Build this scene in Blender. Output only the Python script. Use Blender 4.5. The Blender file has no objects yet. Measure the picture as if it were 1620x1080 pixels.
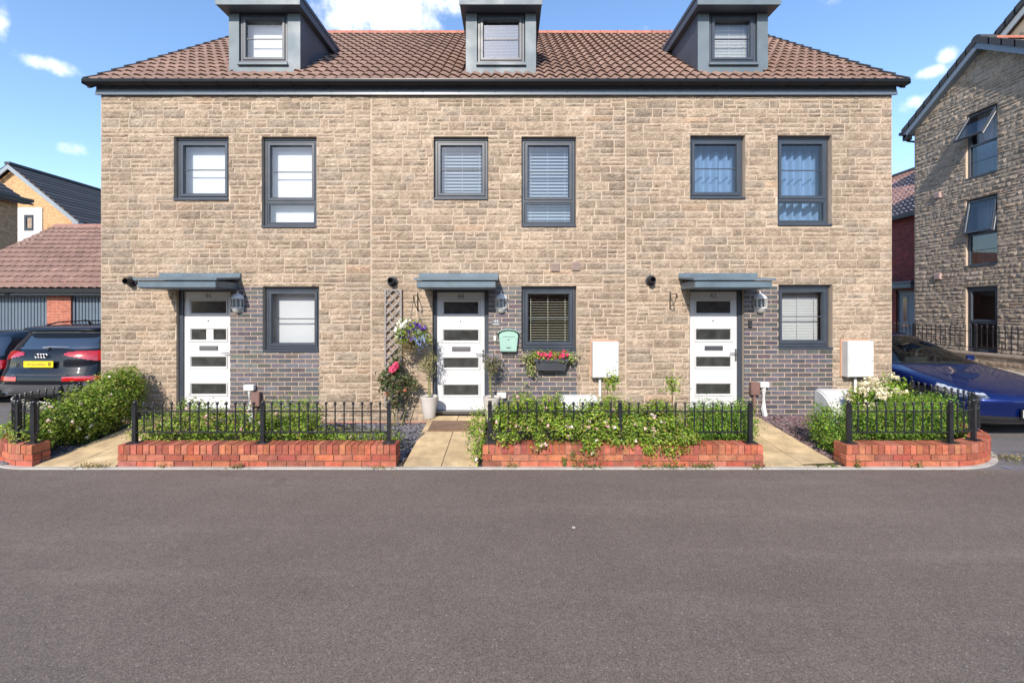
import bpy, bmesh, math, random
import numpy as np
from mathutils import Vector, Matrix

S = bpy.context.scene
COL = S.collection
R = random.Random(7)
NR = np.random.RandomState(11)

# ------------------------------------------------------------------ calibration
F, CX, HY, EYE = 720.0, 805.0, 490.0, 1.88
YF = 7.5                                   # plane of the terrace front
YW = 5.45                                  # front of the low garden walls
def X(px, Y): return (px - CX) * Y / F
def Z(py, Y): return EYE - (py - HY) * Y / F
def fx(px): return X(px, YF)
def fz(py): return Z(py, YF)

# ------------------------------------------------------------------ mesh builder
class MB:
    def __init__(s, T=None):
        s.v = []; s.f = []; s.m = []; s.c = []; s.T = T
    def P(s, p):
        s.v.append(s.T(*p) if s.T else tuple(p)); return len(s.v) - 1
    def face(s, ids, mi=0, col=None):
        s.f.append(tuple(ids)); s.m.append(mi); s.c.append(col or (1, 1, 1))
    def quad(s, a, b, c, d, mi=0, col=None):
        s.face([s.P(a), s.P(b), s.P(c), s.P(d)], mi, col)
    def tri(s, a, b, c, mi=0, col=None):
        s.face([s.P(a), s.P(b), s.P(c)], mi, col)
    def box(s, x0, y0, z0, x1, y1, z1, mi=0, col=None, skip=''):
        i = [s.P(p) for p in ((x0,y0,z0),(x1,y0,z0),(x1,y1,z0),(x0,y1,z0),(x0,y0,z1),(x1,y0,z1),(x1,y1,z1),(x0,y1,z1))]
        for k, q in (('b',(0,3,2,1)),('t',(4,5,6,7)),('f',(0,1,5,4)),('r',(1,2,6,5)),('k',(2,3,7,6)),('l',(3,0,4,7))):
            if k not in skip: s.face([i[j] for j in q], mi, col)
    def bbox(s, x0, y0, z0, x1, y1, z1, b=.006, mi=0, col=None):
        """box with chamfered edges"""
        b = min(b, abs(x1-x0)*.45, abs(y1-y0)*.45, abs(z1-z0)*.45)
        bm = bmesh.new(); bmesh.ops.create_cube(bm, size=1)
        for v in bm.verts:
            v.co = Vector((x0+(v.co.x+.5)*(x1-x0), y0+(v.co.y+.5)*(y1-y0), z0+(v.co.z+.5)*(z1-z0)))
        bmesh.ops.bevel(bm, geom=bm.edges[:], offset=b, segments=1, affect='EDGES', profile=.5)
        s.addbm(bm, mi, col)
    def addbm(s, bm, mi=0, col=None):
        bm.verts.index_update(); o = len(s.v)
        for v in bm.verts: s.P(v.co)
        for f in bm.faces: s.face([o + v.index for v in f.verts], mi, col)
        bm.free()
    def grid(s, pts, mi=0, col=None, closed=False, flip=False):
        n, m = len(pts), len(pts[0])
        ids = [[s.P(p) for p in row] for row in pts]
        for i in range(n-1):
            for j in range(m if closed else m-1):
                k = (j+1) % m
                q = [ids[i][j], ids[i][k], ids[i+1][k], ids[i+1][j]]
                s.face(q[::-1] if flip else q, mi, col)
        return ids
    def tube(s, pts, r, n=6, mi=0, col=None, cap=True):
        pts = [Vector(p) for p in pts]; rings = []
        for i, p in enumerate(pts):
            t = (pts[min(i+1, len(pts)-1)] - pts[max(i-1, 0)]).normalized()
            a = t.cross(Vector((0,0,1)))
            if a.length < .05: a = t.cross(Vector((0,1,0)))
            a.normalize(); b = t.cross(a)
            rr = r[i] if isinstance(r, (list, tuple)) else r
            rings.append([p + a*math.cos(2*math.pi*k/n)*rr + b*math.sin(2*math.pi*k/n)*rr for k in range(n)])
        ids = s.grid(rings, mi, col, closed=True, flip=True)
        if cap:
            s.face(ids[0], mi, col); s.face(ids[-1][::-1], mi, col)
    def lathe(s, prof, c=(0,0,0), n=16, mi=0, col=None, a0=0, a1=2*math.pi):
        full = abs(a1-a0-2*math.pi) < 1e-6
        k = n if full else n+1
        rows = [[(c[0]+r*math.cos(a0+(a1-a0)*j/n), c[1]+r*math.sin(a0+(a1-a0)*j/n), c[2]+z) for j in range(k)] for r, z in prof]
        s.grid(rows, mi, col, closed=full)
    def ball(s, c, r, n=8, mi=0, col=None):
        prof = [(max(1e-4, r*math.cos(a)), r*math.sin(a)) for a in [math.pi*(-.5 + i/(n//2+1)) for i in range(n//2+2)]]
        s.lathe(prof, c, n, mi, col)
    def build(s, name, mats, parent=None, smooth=False):
        me = bpy.data.meshes.new(name)
        me.from_pydata(s.v, [], s.f)
        mats = mats if isinstance(mats, (list, tuple)) else [mats]
        for m in mats: me.materials.append(m)
        if len(mats) > 1: me.polygons.foreach_set('material_index', s.m)
        if any(c != (1,1,1) for c in s.c):
            a = me.color_attributes.new('tint', 'FLOAT_COLOR', 'CORNER')
            buf = []
            for f, c in zip(s.f, s.c): buf += [c[0], c[1], c[2], 1.0] * len(f)
            a.data.foreach_set('color', buf)
        if smooth: me.polygons.foreach_set('use_smooth', [True]*len(me.polygons))
        me.update()
        return link(name, me, parent)

def wloc(o):
    v = Vector(o.location)
    while o.parent: o = o.parent; v += o.location
    return v
def link(name, data, parent=None, loc=None):
    o = bpy.data.objects.new(name, data); COL.objects.link(o)
    if parent is not None:
        o.parent = parent
        o.location = loc if loc is not None else -wloc(parent)   # meshes are written in world metres
    elif loc is not None: o.location = loc
    return o
def tag(o, label, cat, group=None, kind=None):
    o['label'] = label; o['category'] = cat
    if group: o['group'] = group
    if kind: o['kind'] = kind
    return o
def thing(name, label, cat, loc=(0,0,0), group=None):
    o = bpy.data.objects.new(name, None); COL.objects.link(o); o.location = loc; o.empty_display_size = .1
    return tag(o, label, cat, group)
def struct(o): o['kind'] = 'structure'; return o
def stuff(o): o['kind'] = 'stuff'; return o
def rebase(o):
    """move a mesh's origin to the middle of its base"""
    me = o.data; n = len(me.vertices); co = np.empty(n*3); me.vertices.foreach_get('co', co); co = co.reshape(-1, 3)
    b = np.array([(co[:,0].min()+co[:,0].max())/2, (co[:,1].min()+co[:,1].max())/2, co[:,2].min()])
    me.vertices.foreach_set('co', (co-b).ravel()); me.update(); o.location = Vector(o.location) + Vector(b); return o
def autosmooth(o, deg=35):
    bm = bmesh.new(); bm.from_mesh(o.data)
    for f in bm.faces: f.smooth = True
    for e in bm.edges:
        if len(e.link_faces) == 2 and e.calc_face_angle(0) > math.radians(deg): e.smooth = False
    bm.to_mesh(o.data); bm.free(); return o

# ------------------------------------------------------------------ materials
def newmat(name):
    m = bpy.data.materials.new(name); m.use_nodes = True
    nt = m.node_tree; b = nt.nodes['Principled BSDF']
    return m, nt, b
def N(nt, t, **k):
    n = nt.nodes.new(t)
    for a, v in k.items():
        if a.startswith('i_'): n.inputs[a[2:].replace('_', ' ')].default_value = v
        else: setattr(n, a, v)
    return n
def mulcol(nt, a, b, fac=1.0):
    m = N(nt, 'ShaderNodeMix', data_type='RGBA', blend_type='MULTIPLY'); m.inputs[0].default_value = fac
    for s, i in ((a, 6), (b, 7)):
        if isinstance(s, (tuple, list)): m.inputs[i].default_value = (*s[:3], 1)
        else: nt.links.new(s, m.inputs[i])
    return m.outputs[2]
def mixcol(nt, f, a, b):
    m = N(nt, 'ShaderNodeMix', data_type='RGBA')
    if isinstance(f, float): m.inputs[0].default_value = f
    else: nt.links.new(f, m.inputs[0])
    for s, i in ((a, 6), (b, 7)):
        if isinstance(s, (tuple, list)): m.inputs[i].default_value = (*s[:3], 1)
        else: nt.links.new(s, m.inputs[i])
    return m.outputs[2]
def ramp(nt, src, lo, hi, p0=.3, p1=.7):
    r = N(nt, 'ShaderNodeMapRange'); r.inputs['From Min'].default_value = p0; r.inputs['From Max'].default_value = p1
    r.inputs['To Min'].default_value = lo; r.inputs['To Max'].default_value = hi
    nt.links.new(src, r.inputs['Value']); return r.outputs['Result']
def noise(nt, scale, detail=4, rough=.55, vec=None, coord='Object', sc=None, rot=None):
    n = N(nt, 'ShaderNodeTexNoise'); n.inputs['Scale'].default_value = scale; n.inputs['Detail'].default_value = detail; n.inputs['Roughness'].default_value = rough
    if vec is None:
        tc = N(nt, 'ShaderNodeTexCoord'); vec = tc.outputs[coord]
    if sc or rot:
        mp = N(nt, 'ShaderNodeMapping'); mp.inputs['Scale'].default_value = sc or (1,1,1); mp.inputs['Rotation'].default_value = rot or (0,0,0)
        nt.links.new(vec, mp.inputs['Vector']); vec = mp.outputs['Vector']
    nt.links.new(vec, n.inputs['Vector']); return n.outputs['Fac']
def mat(name, col=(.5,.5,.5), rough=.6, metal=0., attr=False, var=(), bump=(), spec=.5, coat=0., rvar=0.):
    """principled; var = [(scale, lo, hi)...] multiplies the base, bump = [(scale, strength, dist, stretch)...]"""
    m, nt, b = newmat(name)
    src = col
    if attr:
        a = N(nt, 'ShaderNodeVertexColor', layer_name='tint'); src = mulcol(nt, a.outputs['Color'], col)
    for vv in var:
        sc, lo, hi = vv[:3]
        f = ramp(nt, noise(nt, sc, sc=vv[3] if len(vv) > 3 else None, rot=vv[4] if len(vv) > 4 else None), lo, hi)
        cc = N(nt, 'ShaderNodeCombineColor')
        for i in range(3): nt.links.new(f, cc.inputs[i])
        src = mulcol(nt, cc.outputs[0], src)
    if isinstance(src, (tuple, list)): b.inputs['Base Color'].default_value = (*src, 1)
    else: nt.links.new(src, b.inputs['Base Color'])
    b.inputs['Roughness'].default_value = rough; b.inputs['Metallic'].default_value = metal
    b.inputs['Specular IOR Level'].default_value = spec; b.inputs['Coat Weight'].default_value = coat
    if rvar:
        nt.links.new(ramp(nt, noise(nt, 3.0), max(.02, rough-rvar), rough+rvar), b.inputs['Roughness'])
    prev = None
    for bp in bump:
        sc, st, dist = bp[:3]
        bn = N(nt, 'ShaderNodeBump'); bn.inputs['Strength'].default_value = st; bn.inputs['Distance'].default_value = dist
        nt.links.new(noise(nt, sc, 5, .6, sc=bp[3] if len(bp) > 3 else None, rot=bp[4] if len(bp) > 4 else None), bn.inputs['Height'])
        if prev: nt.links.new(prev, bn.inputs['Normal'])
        prev = bn.outputs['Normal']
    if prev: nt.links.new(prev, b.inputs['Normal'])
    return m
def brickmat(name, c1, c2, mort, bw=.225, bh=.075, axis='XZ', ms=.012, rough=.8, rot=None):
    m, nt, b = newmat(name)
    tc = N(nt, 'ShaderNodeTexCoord'); sp = N(nt, 'ShaderNodeSeparateXYZ'); cb = N(nt, 'ShaderNodeCombineXYZ')
    nt.links.new(tc.outputs['Object'], sp.inputs[0]); nt.links.new(sp.outputs[axis[0]], cb.inputs[0]); nt.links.new(sp.outputs[axis[1]], cb.inputs[1])
    t = N(nt, 'ShaderNodeTexBrick'); nt.links.new(cb.outputs[0], t.inputs['Vector'])
    t.inputs['Scale'].default_value = 1; t.inputs['Brick Width'].default_value = bw; t.inputs['Row Height'].default_value = bh
    t.inputs['Mortar Size'].default_value = ms/2; t.inputs['Color1'].default_value = (*c1, 1); t.inputs['Color2'].default_value = (*c2, 1); t.inputs['Mortar'].default_value = (*mort, 1)
    t.inputs['Bias'].default_value = -.1
    f = ramp(nt, noise(nt, 9), .75, 1.2); cc = N(nt, 'ShaderNodeCombineColor')
    for i in range(3): nt.links.new(f, cc.inputs[i])
    nt.links.new(mulcol(nt, cc.outputs[0], t.outputs['Color']), b.inputs['Base Color'])
    bn = N(nt, 'ShaderNodeBump'); bn.inputs['Strength'].default_value = .6; bn.inputs['Distance'].default_value = .006; bn.invert = True
    nt.links.new(t.outputs['Fac'], bn.inputs['Height']); nt.links.new(bn.outputs['Normal'], b.inputs['Normal'])
    b.inputs['Roughness'].default_value = rough; b.inputs['Specular IOR Level'].default_value = .25
    return m
def glassmat(name, tint=(.9,.94,.96), ior=1.7, extra=.03):
    m = bpy.data.materials.new(name); m.use_nodes = True; nt = m.node_tree; nt.nodes.clear()
    o = N(nt, 'ShaderNodeOutputMaterial'); tr = N(nt, 'ShaderNodeBsdfTransparent'); gl = N(nt, 'ShaderNodeBsdfGlossy'); mx = N(nt, 'ShaderNodeMixShader'); fr = N(nt, 'ShaderNodeFresnel')
    tr.inputs[0].default_value = (*tint, 1); gl.inputs['Roughness'].default_value = .015; fr.inputs['IOR'].default_value = ior
    bn = N(nt, 'ShaderNodeBump'); bn.inputs['Strength'].default_value = .05; bn.inputs['Distance'].default_value = .02
    nt.links.new(noise(nt, 1.3, 1), bn.inputs['Height']); nt.links.new(bn.outputs[0], gl.inputs['Normal'])
    ad = N(nt, 'ShaderNodeMath', operation='ADD', use_clamp=True); ad.inputs[1].default_value = extra
    nt.links.new(fr.outputs[0], ad.inputs[0]); nt.links.new(ad.outputs[0], mx.inputs[0])
    nt.links.new(tr.outputs[0], mx.inputs[1]); nt.links.new(gl.outputs[0], mx.inputs[2]); nt.links.new(mx.outputs[0], o.inputs[0])
    return m
def leafmat(name, transl=.3, rough=.5):
    m, nt, b = newmat(name)
    a = N(nt, 'ShaderNodeVertexColor', layer_name='tint')
    nt.links.new(a.outputs['Color'], b.inputs['Base Color']); b.inputs['Roughness'].default_value = rough; b.inputs['Specular IOR Level'].default_value = .35
    tl = N(nt, 'ShaderNodeBsdfTranslucent'); nt.links.new(mulcol(nt, a.outputs['Color'], (1.3,1.25,.6)), tl.inputs['Color'])
    mx = N(nt, 'ShaderNodeMixShader'); mx.inputs[0].default_value = transl
    nt.links.new(b.outputs[0], mx.inputs[1]); nt.links.new(tl.outputs[0], mx.inputs[2]); nt.links.new(mx.outputs[0], nt.nodes['Material Output'].inputs[0])
    return m

M = {}
M['stone'] = mat('stone', (.945,.915,.875), .9, attr=True, var=[(1.1,.84,1.1,(1,1,.1)),(9,.8,1.22),(48,.8,1.16),(26,.62,1.28,(1,1,3),(0,.75,0)),(.45,.88,1.1)], bump=[(30,.9,.018,(1,1,2.6),(0,.75,0)),(110,.45,.006)], spec=.15)
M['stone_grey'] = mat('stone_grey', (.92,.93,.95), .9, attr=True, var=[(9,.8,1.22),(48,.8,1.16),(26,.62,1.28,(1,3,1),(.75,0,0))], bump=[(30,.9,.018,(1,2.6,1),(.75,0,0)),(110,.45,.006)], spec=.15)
M['mortar'] = mat('mortar', (.50,.40,.31), .95, var=[(2,.85,1.1),(60,.85,1.1)], bump=[(90,.4,.004)], spec=.1)
M['slate_brick'] = mat('slate_brick', (1,1,1), .45, attr=True, var=[(14,.75,1.25)], bump=[(60,.25,.003)], spec=.5)
M['panel_mortar'] = mat('panel_mortar', (.50,.38,.295), .95, var=[(40,.8,1.1)], bump=[(90,.4,.004)])
M['red_brick'] = mat('red_brick', (.95,.86,.78), .85, attr=True, var=[(11,.72,1.2),(70,.85,1.12)], bump=[(45,.4,.006),(160,.3,.003)], spec=.2)
M['brick_mortar'] = mat('brick_mortar', (.22,.155,.12), .95, var=[(20,.7,1.15)], bump=[(90,.4,.004)])
M['tile'] = mat('tile', (1,1,1), .8, attr=True, var=[(6,.8,1.18),(.7,.85,1.12)], bump=[(120,.25,.003)], spec=.2)
M['ridge_tile'] = mat('ridge_tile', (.36,.13,.085), .8, var=[(8,.75,1.2)], bump=[(60,.3,.003)])
M['black_tile'] = mat('black_tile', (.045,.048,.055), .7, var=[(6,.7,1.2)])
M['anthracite'] = mat('anthracite', (.040,.050,.066), .38, var=[(5,.9,1.1)], bump=[(120,.08,.001)], rvar=.08)
M['dormer_front'] = mat('dormer_front', (.105,.138,.16), .5, var=[(2.2,.82,1.15)], bump=[(3,.1,.004)], rvar=.1)
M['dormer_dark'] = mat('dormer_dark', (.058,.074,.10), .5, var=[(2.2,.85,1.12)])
M['canopy'] = mat('canopy', (.105,.145,.175), .42, var=[(4,.8,1.15)], rvar=.1)
M['gutter'] = mat('gutter', (.008,.009,.012), .35, spec=.35)
M['fascia'] = mat('fascia', (.1,.125,.155), .35)
M['door_white'] = mat('door_white', (.57,.575,.58), .35, var=[(3,.96,1.02)], bump=[(150,.06,.001,(1,1,.15))])
M['trim_white'] = mat('trim_white', (.53,.53,.525), .35)
M['plastic_white'] = mat('plastic_white', (.58,.58,.565), .4, var=[(6,.92,1.03)])
M['blind'] = mat('blind', (.8,.8,.82), .8)
M['blind_cream'] = mat('blind_cream', (.74,.7,.56), .6)
M['blind_white'] = mat('blind_white', (.7,.7,.7), .6)
M['curtain'] = mat('curtain', (.55,.57,.6), .85)
M['interior'] = mat('interior', (.16,.15,.14), .9)
M['room_wall'] = mat('room_wall', (.4,.39,.37), .9)
M['glass'] = glassmat('glass', extra=.045)
M['glass_blue'] = glassmat('glass_blue', (.66,.76,.87), 1.7, .06)
M['glass_deep'] = glassmat('glass_deep', (.47,.62,.80), 1.6, .04)
M['glass_sky'] = glassmat('glass_sky', (.8,.87,.93), 1.9, .2)
M['glass_dark'] = mat('glass_dark', (.035,.037,.035), .12, var=[(7,.6,1.5)], spec=.8)
M['chrome'] = mat('chrome', (.62,.62,.63), .22, metal=1.)
M['steel'] = mat('steel', (.3,.3,.31), .35, metal=1.)
M['black_metal'] = mat('black_metal', (.014,.015,.018), .32, var=[(20,.7,1.5)], bump=[(70,.12,.002)], rvar=.08)
M['black_plastic'] = mat('black_plastic', (.018,.018,.02), .45)
M['mint'] = mat('mint', (.30,.47,.40), .35, var=[(4,.93,1.05)])
M['brown_plastic'] = mat('brown_plastic', (.17,.095,.08), .6, var=[(9,.85,1.12)])
M['asphalt'] = None
M['wood_grey'] = mat('wood_grey', (.25,.22,.205), .8, var=[(12,.75,1.2)], bump=[(40,.3,.003,(1,1,.2))])
M['planter'] = mat('planter', (.05,.055,.065), .55, var=[(5,.85,1.15)])
M['pot'] = mat('pot', (.5,.47,.43), .55, var=[(5,.9,1.06)])
M['soil'] = mat('soil', (.035,.026,.02), .95, bump=[(60,.6,.01)])
M['slate'] = mat('slate', (1,1,1), .8, attr=True, var=[(30,.8,1.2)])
M['mat_brown'] = mat('mat_brown', (.2,.12,.075), .95, var=[(60,.6,1.3),(6,.8,1.15)], bump=[(200,.7,.006)])
M['twig'] = mat('twig', (.085,.06,.035), .9, var=[(20,.7,1.2)])
M['stem_green'] = mat('stem_green', (.16,.17,.06), .7)
M['leaf'] = leafmat('leaf', .33); M['petal'] = leafmat('petal', .25, .6)
M['basket'] = mat('basket', (.1,.065,.04), .9, var=[(40,.6,1.4)], bump=[(70,.8,.01)])
M['concrete'] = mat('concrete', (.42,.40,.365), .9, var=[(3,.8,1.12),(40,.85,1.1)], bump=[(90,.3,.003)])
M['render_white'] = mat('render_white', (.68,.64,.61), .9, var=[(2,.95,1.03)])
M['garage_door'] = mat('garage_door', (.105,.14,.18), .45, var=[(2,.9,1.08)])
M['brick_garage'] = brickmat('brick_garage', (.42,.135,.085), (.33,.1,.065), (.36,.25,.2))
M['brick_link'] = brickmat('brick_link', (.25,.05,.045), (.13,.035,.035), (.2,.08,.07), axis='YZ')
M['brick_yellow'] = brickmat('brick_yellow', (.56,.34,.17), (.43,.25,.125), (.5,.35,.21))
M['brick_brown'] = brickmat('brick_brown', (.5,.31,.17), (.38,.23,.12), (.4,.28,.18), axis='YZ')
M['stone_side'] = brickmat('stone_side', (.3,.25,.2), (.22,.185,.15), (.42,.33,.25), bw=.36, bh=.12, axis='YZ')
M['tile_brown'] = M['tile']

def paint(name, col, coat=1.0, metal=.35):
    m, nt, b = newmat(name)
    f = N(nt, 'ShaderNodeTexNoise'); f.inputs['Scale'].default_value = 900
    b.inputs['Base Color'].default_value = (*col, 1); b.inputs['Metallic'].default_value = metal; b.inputs['Roughness'].default_value = .4; b.inputs['Specular IOR Level'].default_value = .1
    b.inputs['Coat Weight'].default_value = coat; b.inputs['Coat Roughness'].default_value = .03
    bn = N(nt, 'ShaderNodeBump'); bn.inputs['Strength'].default_value = .04; bn.inputs['Distance'].default_value = .01
    nt.links.new(noise(nt, 2.2, 1), bn.inputs['Height']); nt.links.new(bn.outputs[0], b.inputs['Coat Normal'])
    return m
M['paint_black'] = paint('paint_black', (.003,.005,.010), .75, 0.)
M['paint_blue'] = paint('paint_blue', (.0025,.013,.10), 1.0, .5)
M['car_glass'] = mat('car_glass', (.012,.018,.028), .03, spec=1.)
M['car_glass'].node_tree.nodes['Principled BSDF'].inputs['IOR'].default_value = 1.9
M['lamp_lens'] = mat('lamp_lens', (.10,.11,.13), .08, metal=.4, var=[(30,.2,2.2)], coat=1.)
M['car_window'] = glassmat('car_window', (.62,.74,.76), 1.6, .02)
M['cabin'] = mat('cabin', (.03,.03,.032), .6)
M['tyre'] = mat('tyre', (.015,.015,.016), .8)
M['alloy'] = mat('alloy', (.32,.32,.33), .35, metal=.8)
M['lamp_red'] = mat('lamp_red', (.36,.006,.008), .12, spec=.7, var=[(25,.7,1.3)], coat=1.)
M['lamp_clear'] = mat('lamp_clear', (.62,.66,.7), .12, metal=.35, var=[(30,.35,1.4)], coat=1.)
M['plate_yellow'] = mat('plate_yellow', (.82,.6,.01), .4)
M['plate_white'] = mat('plate_white', (.74,.75,.75), .4)
M['plate_green'] = mat('plate_green', (.03,.3,.1), .4)
M['ink'] = mat('ink', (.012,.012,.014), .5)
M['smudge'] = mat('smudge', (.4,.29,.02), .5, var=[(14,.5,1.5)])
M['grey_lower'] = mat('grey_lower', (.07,.072,.078), .6)
M['number_grey'] = mat('number_grey', (.2,.21,.22), .35, metal=.6)
M['blue_spray'] = mat('blue_spray', (.12,.27,.48), .9, var=[(20,.6,1.3)])
M['paper'] = mat('paper', (.8,.8,.79), .8)

def asphalt(name, a, b_, crack=False):
    m, nt, b = newmat(name)
    big = ramp(nt, noise(nt, .35, 4, .6), 0, 1, .35, .65)
    c = mixcol(nt, big, a, b_)
    def times(c, f):
        cc = N(nt, 'ShaderNodeCombineColor')
        for i in range(3): nt.links.new(f, cc.inputs[i])
        return mulcol(nt, cc.outputs[0], c)
    for sc, lo, hi, p0, p1 in ((110,.62,1.4,.3,.7),(300,.55,1.6,.3,.72),(2.2,.95,1.05,.3,.7),(14,.95,1.06,.3,.7)): c = times(c, ramp(nt, noise(nt, sc, 3), lo, hi, p0, p1))
    # polished wheel tracks along the road, turning scuffs, a few oil spots
    c = times(c, ramp(nt, noise(nt, 1., 4, .6, sc=(.06,.7,1)), .94, 1.05, .35, .65))
    c = times(c, ramp(nt, noise(nt, 1., 5, .65, sc=(.25,2.6,1), rot=(0,0,.6)), .95, 1.14, .52, .72))
    c = times(c, ramp(nt, noise(nt, 1.7, 2, .4), 1., .72, .70, .80))
    vo = N(nt, 'ShaderNodeTexVoronoi'); vo.inputs['Scale'].default_value = 75; tc = N(nt, 'ShaderNodeTexCoord'); nt.links.new(tc.outputs['Object'], vo.inputs['Vector'])
    rn = N(nt, 'ShaderNodeSeparateColor'); nt.links.new(vo.outputs['Color'], rn.inputs[0])
    pick = N(nt, 'ShaderNodeMath', operation='GREATER_THAN'); pick.inputs[1].default_value = .955; nt.links.new(rn.outputs[0], pick.inputs[0])
    near = N(nt, 'ShaderNodeMath', operation='LESS_THAN'); near.inputs[1].default_value = .30; nt.links.new(vo.outputs['Distance'], near.inputs[0])
    both = N(nt, 'ShaderNodeMath', operation='MULTIPLY'); nt.links.new(pick.outputs[0], both.inputs[0]); nt.links.new(near.outputs[0], both.inputs[1])
    c = mixcol(nt, both.outputs[0], c, (.30,.275,.25))
    nt.links.new(c, b.inputs['Base Color']); b.inputs['Roughness'].default_value = .85; b.inputs['Specular IOR Level'].default_value = .25
    bn = N(nt, 'ShaderNodeBump'); bn.inputs['Strength'].default_value = .5; bn.inputs['Distance'].default_value = .008
    nt.links.new(noise(nt, 130, 4, .7), bn.inputs['Height']); nt.links.new(bn.outputs[0], b.inputs['Normal'])
    return m
M['asphalt'] = asphalt('asphalt', (.153,.126,.107), (.134,.110,.095))
M['asphalt_drive'] = asphalt('asphalt_drive', (.165,.152,.15), (.135,.127,.128))

# ------------------------------------------------------------------ generic pieces
def rect_minus(rects, hole):
    out = []
    for (a, b, c, d) in rects:                # x0,x1,z0,z1
        p, q, r, t = hole
        if q <= a or p >= b or t <= c or r >= d: out.append((a, b, c, d)); continue
        if c < r: out.append((a, b, c, r))
        if d > t: out.append((a, b, t, d))
        lo, hi = max(c, r), min(d, t)
        if a < p: out.append((a, p, lo, hi))
        if b > q: out.append((q, b, lo, hi))
    return out

STONE = [((.375,.305,.235),5),((.325,.262,.20),4),((.42,.34,.262),5),((.295,.242,.19),2),((.39,.308,.232),3),((.35,.30,.245),3),((.42,.30,.21),.3),((.45,.375,.295),1.5)]
def stone_col(rnd, tot=sum(w for _, w in STONE)):
    t = rnd.random()*tot
    for c, w in STONE:
        t -= w
        if t <= 0: break
    k = rnd.uniform(.87, 1.12); return tuple((x*.66+m_*.34)*k for x, m_ in zip(c, (.375,.302,.231)))

def one_stone(mb, a, b, c, d, rnd, rough, cell, mi):
    """pitched rock face: proud of the bed by a few mm at its edges, rough in the middle"""
    w, h = b-a, d-c
    if w < .02 or h < .018: return
    col = stone_col(rnd)
    nx = max(2, min(16, int(w/cell)+1)); nz = max(2, min(8, int(h/cell)+1))
    tilt = rnd.uniform(-.4, .4); ph = rnd.uniform(0, 6.28); k = rnd.uniform(.6, 1.35)
    base = rnd.uniform(.001, .006)
    rows = []
    for i in range(nz+1):
        row = []
        for j in range(nx+1):
            u, v = j/nx, i/nz
            e = min(1, min(u*w, (1-u)*w)/.028) * min(1, min(v*h, (1-v)*h)/.022)
            dd = base + rough*k*e*(.55 + tilt*(v-.5) + .35*math.sin(ph+u*w*23+v*h*31)*rnd.uniform(.4,1)) + rough*rnd.uniform(-.25,.35)*(.35+.65*e)
            jx = 0 if j in (0, nx) else rnd.uniform(-.25,.25)*w/nx
            jz = 0 if i in (0, nz) else rnd.uniform(-.25,.25)*h/nz
            ex = rnd.uniform(-.003,.003) if j in (0,nx) else 0; ez = rnd.uniform(-.003,.003) if i in (0,nz) else 0
            row.append((a+u*w+jx+ex, -max(.002, dd), c+v*h+jz+ez))
        rows.append(row)
    mb.grid(rows, mi, col)
    loop = rows[0] + [r[-1] for r in rows[1:-1]] + rows[-1][::-1] + [r[0] for r in rows[-2:0:-1]]
    for p, q in zip(loop, loop[1:]+loop[:1]):
        mb.quad((p[0], .001, p[2]), (q[0], .001, q[2]), q, p, mi, col)

def stone_field(mb, x0, x1, z0, z1, holes, seed, rough=.014, cell=.042, mi=1, clip=None):
    rnd = random.Random(seed); j = .0072
    z = z0
    while z < z1-.02:
        h = rnd.choice((.145,.145,.145,.10,.075,.145,.12)); h = min(h, z1-z)
        if z1-z-h < .04: h = z1-z
        x = x0
        while x < x1-.01:
            w = rnd.uniform(.22, .52) if h > .09 else rnd.uniform(.2, .5)
            if rnd.random() < .2: w = rnd.uniform(.12, .22)
            if x1-x-w < .14: w = x1-x
            cells = [(x, x+w, z, z+h)]
            if h > .13 and rnd.random() < .42:
                q = rnd.choice((.5, .42, .58)); zz = z+h*q; cells = []
                for lo, hi in ((z, zz), (zz, z+h)):
                    if w > .3 and rnd.random() < .6:
                        xx = x+w*rnd.uniform(.35,.65); cells += [(x, xx, lo, hi), (xx, x+w, lo, hi)]
                    else: cells.append((x, x+w, lo, hi))
            for cl in cells:
                rs = [cl]
                for hl in holes: rs = rect_minus(rs, hl)
                for (a, b, c, d) in rs:
                    la = 0 if any(abs(a-hl[1]) < 1e-6 for hl in holes) else j
                    lb = 0 if any(abs(b-hl[0]) < 1e-6 for hl in holes) else j
                    if clip and not clip((a+b)/2, (c+d)/2, b-a, d-c): continue
                    one_stone(mb, a+la, b-lb, c+j, d-j, rnd, rough, cell, mi)
            x += w
        z += h

def sheet(mb, x0, x1, z0, z1, holes, mi=0, reveal=.17, d=0.0):
    xs = sorted({x0, x1, *[min(max(h[0],x0),x1) for h in holes], *[min(max(h[1],x0),x1) for h in holes]})
    zs = sorted({z0, z1, *[min(max(h[2],z0),z1) for h in holes], *[min(max(h[3],z0),z1) for h in holes]})
    for a, b in zip(xs, xs[1:]):
        for c, e in zip(zs, zs[1:]):
            mx, mz = (a+b)/2, (c+e)/2
            if any(h[0] < mx < h[1] and h[2] < mz < h[3] for h in holes): continue
            mb.quad((a,d,c),(b,d,c),(b,d,e),(a,d,e), mi)
def reveals(mb, hl, mi=0, depth=.17, d=0.0):
    a, b, c, e = hl
    mb.quad((a,d,c),(a,d,e),(a,d+depth,e),(a,d+depth,c), mi); mb.quad((b,d,c),(b,d+depth,c),(b,d+depth,e),(b,d,e), mi)
    mb.quad((a,d,e),(b,d,e),(b,d+depth,e),(a,d+depth,e), mi); mb.quad((a,d,c),(a,d+depth,c),(b,d+depth,c),(b,d,c), mi)

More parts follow.
